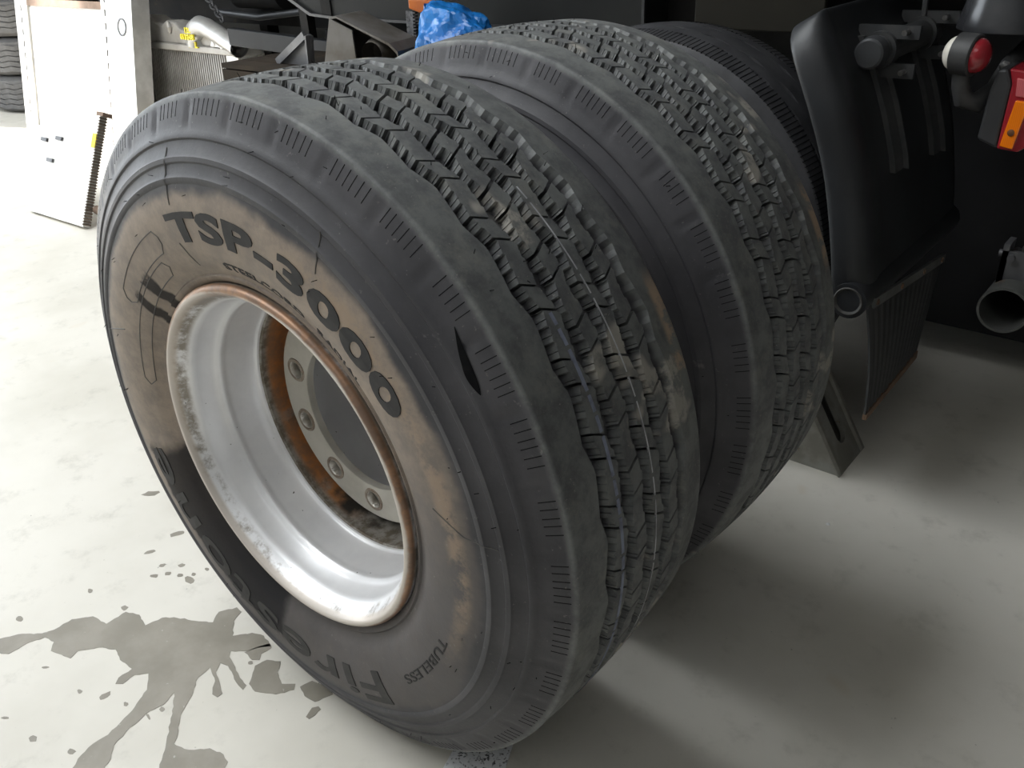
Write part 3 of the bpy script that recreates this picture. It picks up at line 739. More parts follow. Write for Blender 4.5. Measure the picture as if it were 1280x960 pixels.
# mounting tube with its clamp
tube = tb(MB().tube([(0.372, 1.175, 1.022), (0.372, 1.60, 1.022)], 0.031, 26), 'guard_mount_tube', M_STRAP, smooth=True)
MB().revolve([(-0.004, 0.0), (-0.004, 0.027), (0.0, 0.0315), (0.03, 0.0345), (0.032, 0.031)], (0.372, 1.175, 1.022), (0, 1, 0), 26).build('tube_cap', M('cap_plastic', (0.05, 0.052, 0.056), (0.04, 0.041, 0.044), 20, 0.5), tube, True)
for yy in (1.25, 1.53):
    MB().revolve([(-0.02, 0.031), (-0.02, 0.039), (0.02, 0.039), (0.02, 0.031)], (0.372, yy, 1.022), (0, 1, 0), 26).box(0.32, 0.45, yy - 0.006, yy + 0.006, 1.045, 1.072).box(0.33, 0.45, yy - 0.006, yy + 0.006, 0.965, 0.995).build('clamp', M_STRAP, tube)
    MB().tube([(0.425, yy - 0.03, 1.06), (0.425, yy + 0.04, 1.06)], 0.006, 8).build('clamp_bolt', M_BOLT, tube, True)
    MB().tube([(0.43, yy - 0.03, 0.98), (0.43, yy + 0.04, 0.98)], 0.006, 8).build('clamp_bolt', M_BOLT, tube, True)
tb(MB().tube([(0.372, 1.52, 1.05), (0.36, 1.55, 1.2), (0.35, 1.6, 1.35)], 0.007, 8), 'hanger_rod', M_STRAP, smooth=True)
# mud flap
def flap_pt(q, t):
    """q across 0..1, t down 0..1"""
    y = 1.055 + q * (0.60 - 0.21 * t); z = 0.515 - 0.075 * q * (1 - t) - (0.285 + 0.0 * q) * t + 0.03 * q * t * 0
    x = 0.492 + 0.03 * t + 0.012 * sin(t * 2.6) * (1 - q)
    return x, y, z
v, f = [], []; nq, nt_ = 56, 10
for j in range(nt_ + 1):
    for i in range(nq + 1):
        q = i / nq; x, y, z = flap_pt(q, j / nt_)
        rid = 0.0022 if i % 4 in (1, 2) else 0.0
        if j == nt_: z += random.uniform(-0.006, 0.006)
        v.append((x + rid, y, z))
f = [(j * (nq + 1) + i, j * (nq + 1) + i + 1, (j + 1) * (nq + 1) + i + 1, (j + 1) * (nq + 1) + i) for j in range(nt_) for i in range(nq)]
flap = T(meshobj('mud_flap', v, f, M('flap_rubber', (0.026, 0.027, 0.029), (0.04, 0.04, 0.042), 6, 0.55), truck))
so = flap.modifiers.new('thick', 'SOLIDIFY'); so.thickness = 0.005
s = MB()
a_, b_ = flap_pt(0.03, 0.0), flap_pt(0.97, 0.0)
s.hexa([(a_[0] + dx, a_[1], a_[2] + dz) for dx, dz in ((0.002, -0.012), (0.010, -0.012), (0.010, 0.012), (0.002, 0.012))] + [(b_[0] + dx, b_[1], b_[2] + dz) for dx, dz in ((0.002, -0.012), (0.010, -0.012), (0.010, 0.012), (0.002, 0.012))])
s.build('clamp_strip', M('clamp_strip', (0.15, 0.155, 0.15), (0.11, 0.11, 0.105), 20, 0.5, 0.2), flap)
for q in (0.06, 0.35, 0.65, 0.92):
    x, y, z = flap_pt(q, 0); MB().revolve([(0.010, 0.0), (0.013, 0.006), (0.010, 0.008)], (x, y, z), (1, 0, 0), 8).build('strip_bolt', M('rusty_bolt', (0.16, 0.08, 0.04), (0.1, 0.06, 0.04), 40, 0.7), flap)
s = MB()
for i in range(14):
    q0, q1 = i / 14, (i + 1) / 14
    p0, p1 = flap_pt(q0, 1), flap_pt(q1, 1); h0 = 0.008 + 0.007 * abs(sin(i * 1.9)); h1 = 0.008 + 0.007 * abs(sin((i + 1) * 1.9))
    s.hexa([(p0[0] - 0.006, p0[1], p0[2] - 0.006), (p0[0] + 0.004, p0[1], p0[2] - 0.006), (p0[0] + 0.004, p0[1], p0[2] + h0), (p0[0] - 0.006, p0[1], p0[2] + h0),
            (p1[0] - 0.006, p1[1], p1[2] - 0.006), (p1[0] + 0.004, p1[1], p1[2] - 0.006), (p1[0] + 0.004, p1[1], p1[2] + h1), (p1[0] - 0.006, p1[1], p1[2] + h1)])
s.build('torn_edge', M('torn_edge', (0.20, 0.12, 0.075), (0.14, 0.09, 0.06), 25, 0.9), flap)
# tail light
tl = tb(MB().prism([(0.610, 0.864), (0.650, 0.849), (0.652, 0.977), (0.640, 1.006), (0.622, 1.003), (0.614, 0.96)], 1, 1.200, 1.62), 'tail_light', M('tail_housing', (0.030, 0.031, 0.033), (0.04, 0.04, 0.042), 12, 0.5), bevel=0.006)
def lens_mat(name, c, rough=0.2):
    m, nt, b = new_mat(name)
    tc = N(nt, 'ShaderNodeTexCoord').outputs['Object']
    w = N(nt, 'ShaderNodeTexWave'); w.inputs['Scale'].default_value = 90; w.inputs['Distortion'].default_value = 0; nt.links.new(tc, w.inputs['Vector'])
    nt.links.new(mixc(nt, math_(nt, 'MULTIPLY', w.outputs['Fac'], 0.35), c, tuple(k * 0.7 for k in c)), b.inputs['Base Color'])
    b.inputs['Roughness'].default_value = rough; b.inputs['Coat Weight'].default_value = 0.6; b.inputs['Coat Roughness'].default_value = 0.1
    return m
M_RED = lens_mat('red_lens', (0.34, 0.02, 0.03)); M_AMB = lens_mat('amber_lens', (1.0, 0.23, 0.005)); M_PINK = lens_mat('pale_red_lens', (0.62, 0.14, 0.15))
MB().prism([(0.650, 0.849), (0.690, 0.846), (0.704, 0.858), (0.716, 0.970), (0.706, 1.000), (0.642, 1.006), (0.652, 0.977)], 1, 1.201, 1.60).build('red_lens', M_RED, tl, bevel=0.004)
MB().prism([(0.656, 0.857), (0.681, 0.853), (0.692, 0.946), (0.667, 0.948)], 1, 1.192, 1.203).build('amber_reflector', M_AMB, tl, bevel=0.002)
MB().revolve([(0.0, 0.0065), (-0.002, 0.0065), (-0.003, 0.0045), (-0.003, 0.0)], (0.672, 1.192, 0.886), (0, 1, 0), 16).build('lens_screw', M('screw', (0.16, 0.06, 0.02), (0.1, 0.05, 0.02), 40, 0.5), tl, True)
MB().prism([(0.664, 0.955), (0.694, 0.953), (0.698, 0.985), (0.660, 0.990)], 1, 1.196, 1.203).build('upper_lens', M_PINK, tl, bevel=0.002)
# side marker lamp on a rubber arm
lampc = Vector((0.560, 1.2, 1.028)); ax = Vector((1, -0.18, -0.05)).normalized()
ml = tb(MB().revolve([(-0.022, 0.0), (-0.022, 0.036), (-0.019, 0.041), (0.017, 0.041), (0.02, 0.038), (0.02, 0.0)], lampc, ax, 32)
        .tube([lampc + Vector((-0.004, 0, -0.030)), lampc + Vector((-0.002, 0.004, -0.062)), lampc + Vector((0.006, 0.012, -0.088)), lampc + Vector((0.028, 0.03, -0.098)), lampc + Vector((0.05, 0.06, -0.070)), lampc + Vector((0.06, 0.10, -0.03)), lampc + Vector((0.07, 0.18, -0.005))],
              [0.018, 0.017, 0.020, 0.021, 0.016, 0.017, 0.016], 16), 'marker_lamp', M('lamp_rubber', (0.035, 0.035, 0.036), (0.05, 0.05, 0.05), 30, 0.55), smooth=True)
dome = lambda s_: [(s_ * (0.020 + 0.026 * sin(t)), 0.034 * cos(t)) for t in [i * pi / 16 for i in range(9)]]
MB().revolve(dome(-1), lampc, ax, 28).build('white_dome', M('white_lens', (0.80, 0.76, 0.68), (0.74, 0.70, 0.62), 30, 0.3), ml, True)
MB().revolve(dome(1), lampc, ax, 28).build('red_dome', M_RED, ml, True)
MB().revolve([(0, 0.0), (0, 0.011), (-0.004, 0.011), (-0.008, 0.007), (-0.009, 0.0)], lampc + Vector((0.060, 0.066, -0.028)), (0, 1, 0), 6).build('arm_bolt', M_BOLT, ml)
# black bell-shaped air spring
tb(MB().revolve([(0.5, 0.085), (0.16, 0.085), (0.10, 0.088), (0.05, 0.096), (0.012, 0.106), (0.0, 0.106), (0.0, 0.09)], (0.600, 1.352, 1.062), (0, 0, 1), 48), 'air_spring', M('bell_black', (0.03, 0.031, 0.034), (0.045, 0.046, 0.05), 6, 0.22), smooth=True, angle=40)
# tubular under-run bar
s = MB().revolve([(0.0, 0.052), (2.6, 0.052), (2.6, 0.047), (0.0, 0.047)], (0.737, 1.185, 0.512), (0, 1, 0), 36, closed=True)
ub = tb(s, 'under_run_bar', M('bar_paint', (0.065, 0.068, 0.062), (0.045, 0.045, 0.042), 14, 0.6, c3=(0.14, 0.085, 0.05), s3=22, t3=0.64, bmp=0.15), smooth=True, angle=50)
MB().box(0.70, 0.712, 1.245, 1.30, 0.55, 0.64).box(0.70, 0.80, 1.245, 1.257, 0.55, 0.625).build('bar_bracket', M_STEEL, ub)
MB().tube([(0.72, 1.235, 0.612), (0.72, 1.30, 0.612)], 0.008, 10).tube([(0.69, 1.27, 0.61), (0.73, 1.27, 0.61)], 0.009, 10).revolve([(0, 0.012), (0.02, 0.022), (0.05, 0.024), (0.06, 0.014)], (0.755, 1.30, 0.605), (0, 1, 0), 16).build('bracket_bolt', M_STEEL, ub, True)

# ================================================================== WHEEL CHOCK
ch = tag(empty('wheel_chock', (0.4, 1.2, 0)), 'dull galvanised wheel chock with a slotted sloping plate wedged behind the truck wheel', 'chock')
def cb(s, name, mat, **kw):
    o = s.build(name, mat, ch, **kw); o.location = (-0.4, -1.2, 0); return o
def plate_pt(t, y, n=0.0):                   # t metres up the slope from the toe edge
    return (0.476 - t * 0.508 + n * 0.861, y, t * 0.861 + n * 0.508)
Y0, Y1, LEN = 1.115, 1.292, 0.285
s = MB(); th = 0.004
# sloping plate built round a long slot
ym = (Y0 + Y1) / 2; sw = 0.024; t0, t1 = 0.085, 0.215
loop = []
for k in range(13):
    a = -pi / 2 + pi * k / 12 - pi / 2
    loop.append((t0 + sw * 0 + sw * cos(pi / 2 + pi * k / 12), ym + sw * sin(pi / 2 + pi * k / 12)))
for k in range(13): loop.append((t1 + sw * cos(-pi / 2 + pi * k / 12), ym + sw * sin(-pi / 2 + pi * k / 12)))
n = len(loop); outer = []
for (t, y) in loop:
    d = Vector((t - (t0 + t1) / 2, y - ym)); sc = []
    if d.x > 1e-6: sc.append((LEN - (t0 + t1) / 2) / d.x)
    if d.x < -1e-6: sc.append(-(t0 + t1) / 2 / d.x)
    if d.y > 1e-6: sc.append((Y1 - ym) / d.y)
    if d.y < -1e-6: sc.append((Y0 - ym) / d.y)
    k = min(sc); outer.append(((t0 + t1) / 2 + d.x * k, ym + d.y * k))
# add exact corners by snapping the nearest outer point
for cn in ((0, Y0), (0, Y1), (LEN, Y0), (LEN, Y1)):
    i = min(range(n), key=lambda i: hypot(outer[i][0] - cn[0], outer[i][1] - cn[1])); outer[i] = cn
v = [plate_pt(t, y, 0) for t, y in outer] + [plate_pt(t, y, 0) for t, y in loop] + [plate_pt(t, y, -th) for t, y in outer] + [plate_pt(t, y, -th * 3) for t, y in loop]
f = []
for i in range(n):
    j = (i + 1) % n
    f += [(i, j, n + j, n + i), (2 * n + i, 2 * n + j, 3 * n + j, 3 * n + i), (n + i, n + j, 3 * n + j, 3 * n + i), (i, j, 2 * n + j, 2 * n + i)]
cb(MB().add(v, f), 'slotted_plate', M_GALV)
top = plate_pt(LEN, 0)
tri = [(0.474, 0.0), (0.462, 0.004), (0.30, 0.004), (0.18, 0.004), (0.20, 0.05), (0.235, 0.12), (0.262, 0.20), (top[0], top[2])]
cb(MB().prism([(0.474, 0.0), (0.20, 0.0), (0.215, 0.08), (0.25, 0.17), (top[0] + 0.004, top[2] - 0.005)], 1, Y0 + 0.004, Y0 + 0.009), 'side_plate', M_GALV)
cb(MB().prism([(0.474, 0.0), (0.20, 0.0), (0.215, 0.08), (0.25, 0.17), (top[0] + 0.004, top[2] - 0.005)], 1, Y1 - 0.009, Y1 - 0.004), 'side_plate', M_GALV)
for yy in (Y0 + 0.012, Y1 - 0.016):
    cb(MB().hexa([plate_pt(0.0, yy - 0.012, 0), plate_pt(0.0, yy + 0.012, 0), plate_pt(LEN, yy + 0.012, 0), plate_pt(LEN, yy - 0.012, 0),
                  plate_pt(0.004, yy - 0.006, 0.006), plate_pt(0.004, yy + 0.006, 0.006), plate_pt(LEN, yy + 0.006, 0.006), plate_pt(LEN, yy - 0.006, 0.006)]), 'pressed_rib', M_GALV)

# ================================================================== RADIATORS AND PARTS AT THE LEFT
M_FIN = M('radiator_fins', (0.30, 0.29, 0.275), (0.22, 0.21, 0.20), 6, 0.5, 0.3)
M_FIN_DK = M('radiator_core', (0.075, 0.072, 0.07), (0.05, 0.048, 0.046), 8, 0.7)
M_TANK = M('cast_tank', (0.36, 0.345, 0.32), (0.27, 0.255, 0.235), 5, 0.5, 0.2, bmp=0.25)
M_BROWN = M('brown_edge', (0.22, 0.15, 0.11), (0.16, 0.11, 0.08), 12, 0.8)
def leaning(name, loc, rz, lean, label, cat):
    o = empty(name, loc, rz); o.rotation_euler = (-lean, 0, rz); tag(o, label, cat); return o
# (a) big pale radiator with perforated side plates; local x to the right, z up the lean, -y towards the hall
ra = leaning('large_radiator', (-6.25, 1.98, 0.0), 0.0, radians(12), 'large pale sunlit radiator between two perforated upright side plates', 'radiator')
MB().box(0.21, 1.30, 0.02, 0.08, 0.06, 0.90).build('core', M_ALU_PALE, ra)
for i in range(110):
    pass
s = MB()
for i in range(150): x = 0.215 + i * 0.0072; s.box(x, x + 0.003, 0.012, 0.021, 0.07, 0.89)
tag(s.build('cooling_fins', M_ALU_PALE, ra), kind='stuff')
MB().box(0.20, 1.30, 0.0, 0.10, 0.90, 0.945).build('top_edge', M_BROWN, ra)
MB().box(0.20, 1.30, 0.0, 0.10, 0.0, 0.06).build('bottom_edge', M_ALU_PALE, ra)
def perforated(x0, x1, xs, w, zs, depth, h, parent):
    """channel whose face is cut by a column of slots"""
    s = MB(); z = 0.0
    for zc in zs:
        s.box(x0, x1, 0, 0.006, z, zc - 0.02).box(x0, xs - w / 2, 0, 0.006, zc - 0.02, zc + 0.02).box(xs + w / 2, x1, 0, 0.006, zc - 0.02, zc + 0.02); z = zc + 0.02
    s.box(x0, x1, 0, 0.006, z, h)
    s.box(x0, x0 + 0.006, 0.006, depth, 0, h).box(x1 - 0.006, x1, 0.006, depth, 0, h)
    return s.build('perforated_side_plate', M_ALU, parent)
perforated(0.0, 0.20, 0.10, 0.018, [0.06 + 0.082 * i for i in range(16)], 0.10, 1.27, ra)
perforated(1.30, 1.69, 1.35, 0.018, [0.06 + 0.082 * i for i in range(16)], 0.12, 1.27, ra)
MB().revolve([(-0.002, 0.055), (-0.004, 0.055), (-0.004, 0.045), (-0.002, 0.045)], (1.56, 0.0, 0.80), (0, 1, 0), 24).build('round_mark', M_STEEL, ra)
# (b) radiator with cast top tank, elbow pipe and yellow paint writing
rb = leaning('radiator', (-4.90, 2.30, 0.0), 0.0, radians(4), 'grey truck radiator with cast top tank, bent outlet pipe and yellow painted writing', 'radiator')
rb.scale = (1.05, 1.0, 0.965)
MB().box(0.0, 0.97, 0.03, 0.12, 0.02, 0.655).build('core', M_FIN_DK, rb)
n = 42
for i in range(n):
    x = 0.008 + (0.96 / n) * i
    MB().box(x, x + 0.0125, 0.012, 0.035, 0.03, 0.650).build('cooling_fin', M_FIN, rb)
MB().box(0.97, 1.09, 0.0, 0.14, 0.0, 0.655).build('side_frame', M_ALU, rb, bevel=0.004)
MB().box(-0.03, 0.0, 0.0, 0.14, 0.0, 0.655).build('side_frame', M_ALU, rb, bevel=0.004)
MB().box(-0.04, 1.11, -0.02, 0.16, 0.655, 0.695).build('tank_flange', M_TANK, rb, bevel=0.008)
tp = [(-0.03, 0.69), (1.09, 0.69), (1.07, 0.72), (0.98, 0.735), (0.85, 0.76), (0.72, 0.775), (0.62, 0.78), (0.56, 0.78), (0.50, 0.795), (0.45, 0.83), (0.37, 0.838), (0.31, 0.812), (0.25, 0.825), (0.16, 0.862), (0.06, 0.862), (-0.03, 0.835)]
MB().prism(tp, 1, 0.0, 0.14).build('top_tank', M_TANK, rb, bevel=0.018)
MB().tube([(0.40, -0.006, 0.825), (0.415, -0.008, 0.795), (0.41, -0.006, 0.76)], [0.012, 0.02, 0.008], 12).build('tank_boss', M_TANK, rb, True)
pth = [(0.66, 0.05, 0.71), (0.665, 0.04, 0.75), (0.69, 0.02, 0.79), (0.75, 0.0, 0.815), (0.83, -0.01, 0.81), (0.95, -0.02, 0.775), (1.06, -0.03, 0.74), (1.15, -0.035, 0.712)]
pip = MB().tube(pth, [0.095, 0.088, 0.075, 0.064, 0.058, 0.056, 0.055, 0.055], 28, caps=False).build('outlet_pipe', M('cast_pipe', (0.40, 0.395, 0.385), (0.30, 0.295, 0.285), 6, 0.38, 0.45, bmp=0.15), rb, True)
MB().tube([(1.135, -0.034, 0.717), (1.165, -0.036, 0.707)], 0.060, 28, caps=False).build('pipe_bead', M_BOLT, pip, True)
MB().prism([(0.86, 0.70), (1.0, 0.70), (0.98, 0.755), (0.90, 0.77)], 1, -0.03, 0.0).build('pipe_bracket', M_ALU_PALE, rb, bevel=0.006)
for (x, z) in ((0.90, 0.715), (0.98, 0.705), (1.06, 0.695)):
    MB().revolve([(-0.02, 0.016), (-0.035, 0.013), (-0.035, 0.0)], (x, 0.0, z), (0, 1, 0), 8).build('flange_bolt', M_ALU_PALE, rb)
M_YEL = M('yellow_paint', (0.80, 0.66, 0.02), (0.65, 0.55, 0.03), 20, 0.6)
for (txt, x, z, sz, yy) in (('120', 0.645, 0.775, 0.045, -0.05), ('013248', 0.60, 0.735, 0.045, -0.053), ('XEL', 0.64, 0.685, 0.05, -0.026)):
    v, f, w = text_mesh(txt, sz, 0.006, 0.0015)
    o = meshobj('painted_writing', [(x + a, yy - c, z + b) for a, b, c in v], f, M_YEL, rb)
# (c) low intercooler slab in front, dark toothed end
rc_ = leaning('intercooler', (-4.25, 0.96, 0.0), 0.04, radians(26), 'pale intercooler slab leaning low in front of the large radiator, yellow mark on its end', 'intercooler')
MB().box(0.30, 0.88, 0.0, 0.035, 0.02, 0.58).build('core', M_ALU_PALE, rc_)
for i in range(38):
    z = 0.03 + i * 0.0145
    MB().box(0.88, 0.89, -0.006, 0.035, z, z + 0.008).build('end_fin', M('fin_brown', (0.16, 0.12, 0.09), (0.10, 0.075, 0.055), 14, 0.8), rc_)
MB().box(0.85, 0.885, -0.008, 0.0, 0.42, 0.49).build('yellow_mark', M_YEL, rc_)
MB().box(0.84, 0.90, 0.0, 0.05, 0.58, 0.60).build('end_cap', M_BROWN, rc_)
MB().tube([(0.89, 0.05, 0.12), (1.0, 0.06, 0.10)], 0.022, 12).build('drain_stub', M_BROWN, rc_, True)
for (x, z) in ((0.35, 0.6), (0.5, 0.62), (0.44, 0.5)):
    MB().box(x, x + 0.06, -0.012, 0.0, z - 0.2, z - 0.18).build('clip', M_STEEL, rc_)
# tyres lying in a stack beyond
M_TYRE4 = M('stack_tyre_rubber', (0.10, 0.098, 0.098), (0.07, 0.068, 0.068), 9, 0.75, c3=(0.16, 0.13, 0.10), s3=9, t3=0.62, bmp=0.15)
def stack_tyre(z0, label):
    o = empty('stacked_tyre', (-7.25, 2.72, z0), random.uniform(0, 1)); tag(o, label, 'tyre')
    R_, H = 0.52, 0.30
    pr = [(0.03, 0.27), (0.01, 0.30), (0.0, 0.40), (0.01, 0.47), (0.035, 0.505), (0.05, R_ - 0.012), (H - 0.05, R_ - 0.012), (H - 0.035, 0.505), (H - 0.01, 0.47), (H, 0.40), (H - 0.01, 0.30), (H - 0.03, 0.27), (H - 0.04, 0.29), (0.04, 0.29)]
    MB().revolve(pr, (0, 0, 0), (0, 0, 1), 72, closed=True).build('carcass', M_TYRE4, o, True, 40)
    n = 90
    for j in range(5):
        za, zb = 0.048 + j * 0.0415, 0.048 + j * 0.0415 + 0.034
        v, f = [], []
        for k in range(n):
            a = 2 * pi * k / n; d = 0.006 * ((k % 4) - 2 if k % 4 < 3 else -1) 
            for (r, z) in ((R_ - 0.014, za + d), (R_, za + d), (R_, zb + d), (R_ - 0.014, zb + d)): v.append((r * cos(a), r * sin(a), z))
        for k in range(n):
            for i in range(3): f.append((k * 4 + i, ((k + 1) % n) * 4 + i, ((k + 1) % n) * 4 + i + 1, k * 4 + i + 1))
        meshobj('tread_rib', v, f, M_TYRE4, o)
stack_tyre(0.0, 'dusty grey tyre lying flat at the bottom of the stack beside the large radiator')
stack_tyre(0.30, 'dusty grey tyre lying flat, second from the floor in the stack beside the large radiator')
stack_tyre(0.60, 'dusty grey tyre lying flat, third from the floor in the stack beside the large radiator')
stack_tyre(0.90, 'dusty grey tyre lying flat on top of the stack beside the large radiator')

# ================================================================== CLUTTER BETWEEN WHEELS AND TRUCK
M_WOOD = M('dark_crate_wood', (0.038, 0.029, 0.021), (0.022, 0.018, 0.014), 5, 0.85, bmp=0.2, spec=0.1)
crate = tag(empty('wooden_crate', (-1.45, 1.36, 0)), 'dark brown plank crate behind the loose wheels carrying scrap parts', 'crate')
for k in range(7):
    MB().box(-0.62, 0.62, -0.20, -0.18, 0.10 + k * 0.107, 0.10 + k * 0.107 + 0.098).build('plank', M_WOOD, crate)
    MB().box(-0.62, 0.62, 0.16, 0.18, 0.10 + k * 0.107, 0.10 + k * 0.107 + 0.098).build('plank', M_WOOD, crate)
for k in range(4):
    MB().box(-0.62, 0.62, -0.20 + k * 0.096, -0.20 + k * 0.096 + 0.09, 0.845, 0.862).build('lid_plank', M_WOOD, crate)
for x in (-0.6, 0.56):
    MB().box(x, x + 0.05, -0.18, 0.16, 0.10, 0.845).build('end_panel', M_WOOD, crate)
for x in (-0.6, -0.05, 0.5):
    MB().box(x, x + 0.1, -0.2, 0.18, 0.0, 0.1).build('skid', M_WOOD, crate)
# side guard rail of the truck
tb(MB().bar((-2.70, 1.64, 0.873), (-1.10, 1.64, 0.818), 0.04, 0.075), 'side_guard_rail', M('rail_paint', (0.022, 0.024, 0.027), (0.016, 0.017, 0.02), 4, 0.6, spec=0.2), bevel=0.004)
for x in (-2.2, -1.25):
    tb(MB().box(x, x + 0.05, 1.66, 1.70, 0.82, 1.34), 'rail_hanger', M_FRAME)
trl = tag(empty('backdrop', (-4.9, 3.6, 0)), 'dark trailer behind the radiators, standing in for the front underside of the truck', 'backdrop')  # separate dark body standing in for the front underside of the truck
def trb(s, name, mat, **kw):
    o = s.build(name, mat, trl, **kw); o.location = (4.9, -3.6, 0); return o
trb(MB().box(-6.6, -3.25, 2.72, 4.9, 1.05, 3.1), 'body', M_FRAME)
trb(MB().box(-6.5, -3.3, 2.95, 3.05, 0.72, 1.05), 'chassis_rail', M_FRAME)
trb(MB().box(-6.5, -3.3, 4.3, 4.4, 0.72, 1.05), 'chassis_rail', M_FRAME)
for x in (-6.3, -3.6): trb(MB().box(x, x + 0.12, 2.9, 3.02, 0.0, 0.72), 'support_leg', M_FRAME)
for x in (-6.3, -3.6): trb(MB().box(x, x + 0.12, 4.3, 4.42, 0.0, 0.72), 'support_leg', M_FRAME)
trb(MB().tube([(-4.7, 2.86, 0.80), (-4.2, 2.85, 0.78), (-3.6, 2.85, 0.84), (-3.3, 2.86, 0.80)], 0.022, 10), 'hose', M_BLACK, smooth=True)
trb(MB().revolve([(0, 0.0), (0, 0.09), (0.5, 0.09), (0.5, 0.0)], (-4.4, 2.87, 0.92), (1, 0, 0), 24), 'air_tank', M_FRAME, smooth=True)
M_SCRAP = M('pale_scrap', (0.42, 0.42, 0.40), (0.3, 0.3, 0.28), 20, 0.6)
for (x, z, w, h) in ((-4.86, 0.905, 0.09, 0.03), (-4.90, 0.93, 0.03, 0.05), (-3.98, 0.84, 0.05, 0.05), (-3.86, 0.94, 0.07, 0.022), (-3.90, 0.96, 0.02, 0.045), (-3.94, 0.955, 0.02, 0.03)):
    trb(MB().box(x, x + w, 2.70, 2.72, z + 0.15, z + 0.15 + h), 'label_plate', M_SCRAP)
s = MB()
s.prism([(-1.835, 0.862), (-1.64, 0.862), (-1.625, 0.965), (-1.645, 0.97)], 1, 1.262, 1.272).bar((-1.835, 1.250, 0.866), (-1.648, 1.250, 0.968), 0.026, 0.008, (0, 1, 0))
s.bar((-1.64, 1.255, 0.866), (-1.632, 1.255, 0.968), 0.03, 0.008, (1, 0, 0))
tag(s.build('gusset_plate', M('gusset_steel', (0.17, 0.172, 0.18), (0.11, 0.11, 0.115), 10, 0.4, 0.4)), 'upright triangular steel gusset plate standing on the crate', 'bracket')
# open sheet-metal bin, dirty
bin_ = tag(empty('metal_bin', (-1.365, 1.31, 0.868), 0.25), 'dirty grey tilted sheet metal housing on the crate beside the blue bag', 'housing')
M_BIN = M('bin_metal', (0.20, 0.19, 0.18), (0.12, 0.105, 0.085), 6, 0.5, 0.25, c3=(0.06, 0.05, 0.04), s3=7, t3=0.6, bmp=0.1)
fr = [(-0.14, 0.0), (0.17, 0.0), (0.158, 0.06), (0.13, 0.085), (-0.065, 0.168), (-0.09, 0.165)]
MB().prism(fr, 1, 0.06, 0.075).build('back_panel', M_BIN, bin_)
s = MB()
for (a, b) in zip(fr, fr[1:] + fr[:1]): s.hexa([(a[0], -0.09, a[1]), (b[0], -0.09, b[1]), (b[0], 0.07, b[1]), (a[0], 0.07, a[1]), (a[0] * 1.03, -0.09, a[1] + 0.007), (b[0] * 1.03, -0.09, b[1] + 0.007), (b[0] * 1.03, 0.07, b[1] + 0.007), (a[0] * 1.03, 0.07, a[1] + 0.007)])
s.build('rim_walls', M_BIN, bin_)
MB().hexa([(-0.14, -0.095, 0.0), (0.0, -0.095, 0.0), (-0.005, -0.095, 0.13), (-0.085, -0.095, 0.165), (-0.14, -0.088, 0.0), (0.0, -0.088, 0.0), (-0.005, -0.088, 0.13), (-0.085, -0.088, 0.165)]).build('front_panel', M_BIN, bin_)
MB().revolve([(-0.03, 0.04), (0.0, 0.05), (0.06, 0.053), (0.06, 0.04)], (0.06, -0.06, 0.055), (0, 1, 0), 28).build('round_port', M_BIN, bin_, True)
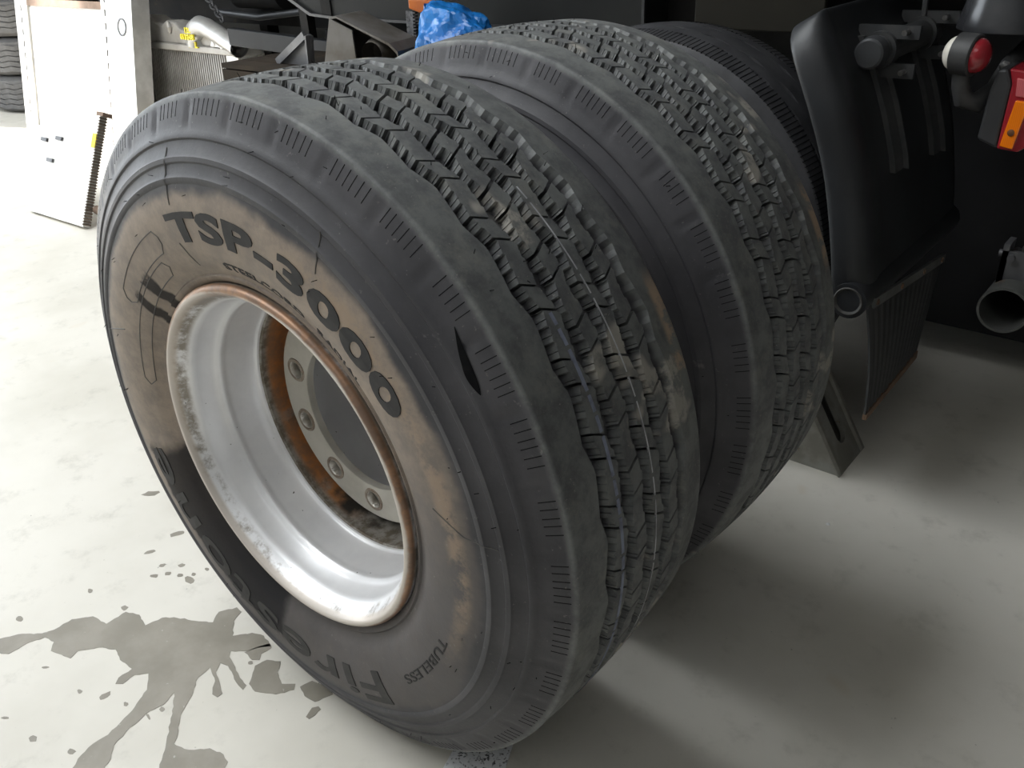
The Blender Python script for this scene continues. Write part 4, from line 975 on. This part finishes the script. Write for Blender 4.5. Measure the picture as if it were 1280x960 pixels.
# threaded strap, orange fitting, blue bag
s = MB()
s.bar((-1.322, 1.46, 0.862), (-1.312, 1.46, 1.035), 0.034, 0.01, (0, 1, 0))
for k in range(16): s.box(-1.302 + k * 0.0006, -1.290 + k * 0.0006, 1.453, 1.467, 0.88 + k * 0.0105, 0.8855 + k * 0.0105)
tag(s.build('perforated_strap', M('strap_grey', (0.20, 0.20, 0.21), (0.10, 0.10, 0.105), 40, 0.4, 0.4, c3=(0.03, 0.03, 0.03), s3=70, t3=0.52)), 'upright toothed grey metal strap under the orange fitting', 'strap')
fit_ = tag(empty('orange_fitting', (-1.225, 1.46, 1.052), 0.1), 'bright orange plastic fitting sticking out of the blue bag', 'fitting')
MB().prism([(-0.064, -0.006), (-0.062, 0.024), (0.05, 0.022), (0.05, -0.018), (-0.02, -0.018)], 1, -0.025, 0.025).build('fitting_body', M('orange_plastic', (0.72, 0.19, 0.03), (0.60, 0.15, 0.03), 15, 0.5), fit_, bevel=0.004)
MB().tube([(0.0, 0.0, -0.188), (0.0, 0.0, -0.01)], 0.012, 12).build('fitting_stem', M_STEEL, fit_, True)
# crumpled blue bag: a folded, wrinkled sack shape
bm = bmesh.new(); bmesh.ops.create_icosphere(bm, subdivisions=5, radius=1.0)
from mathutils import noise as mn
for vv in bm.verts:
    p = vv.co.copy()
    n1 = mn.ridged_multi_fractal(p * 1.5 + Vector((3, 1, 2)), 0.9, 2.1, 5, 1.0, 2.0)
    n2 = mn.noise(p * 3.0)
    k = 1.0 + 0.10 * (n1 - 1.2) + 0.12 * n2
    x, y, z = p.x * 0.165, p.y * 0.085, p.z * 0.105
    top = 0.055 * (1 - (p.x + 1) * 0.45)            # higher at the left, drooping to the right
    vv.co = Vector((x * k, y * k, z * k + top * max(0, p.z) + (0.03 if p.x < -0.7 else 0) * p.z))
    if vv.co.z < -0.085: vv.co.z = -0.085
me = D.meshes.new('blue_bag')
for f_ in bm.faces: f_.smooth = False
bm.to_mesh(me); bm.free(); me.materials.append(M('blue_film', (0.015, 0.20, 0.58), (0.01, 0.13, 0.44), 5, 0.28))
bag = link(D.objects.new('blue_bag', me)); bag.location = (-0.985, 1.335, 0.947)
tag(bag, 'crumpled glossy blue plastic bag lying on the crate', 'bag')
# chain hanging above the radiator, and pale scraps on the underbody
chn = tag(empty('chain', (-4.55, 2.62, 0.95)), 'dark steel chain hanging from the trailer above the radiator pipe', 'chain')
pa, pb = Vector((-0.10, 0.06, 0.12)), Vector((0.42, -0.10, -0.14))
for k in range(14):
    c = pa.lerp(pb, k / 13); d = (pb - pa).normalized(); e = d.cross(Vector((0, 1, 0)) if k % 2 else Vector((0, 0, 1))).normalized()
    MB().tube([c + d * 0.036 * cos(2 * pi * i / 12) + e * 0.018 * sin(2 * pi * i / 12) for i in range(13)], 0.006, 6, caps=False).build('link', M_STEEL, chn, True)
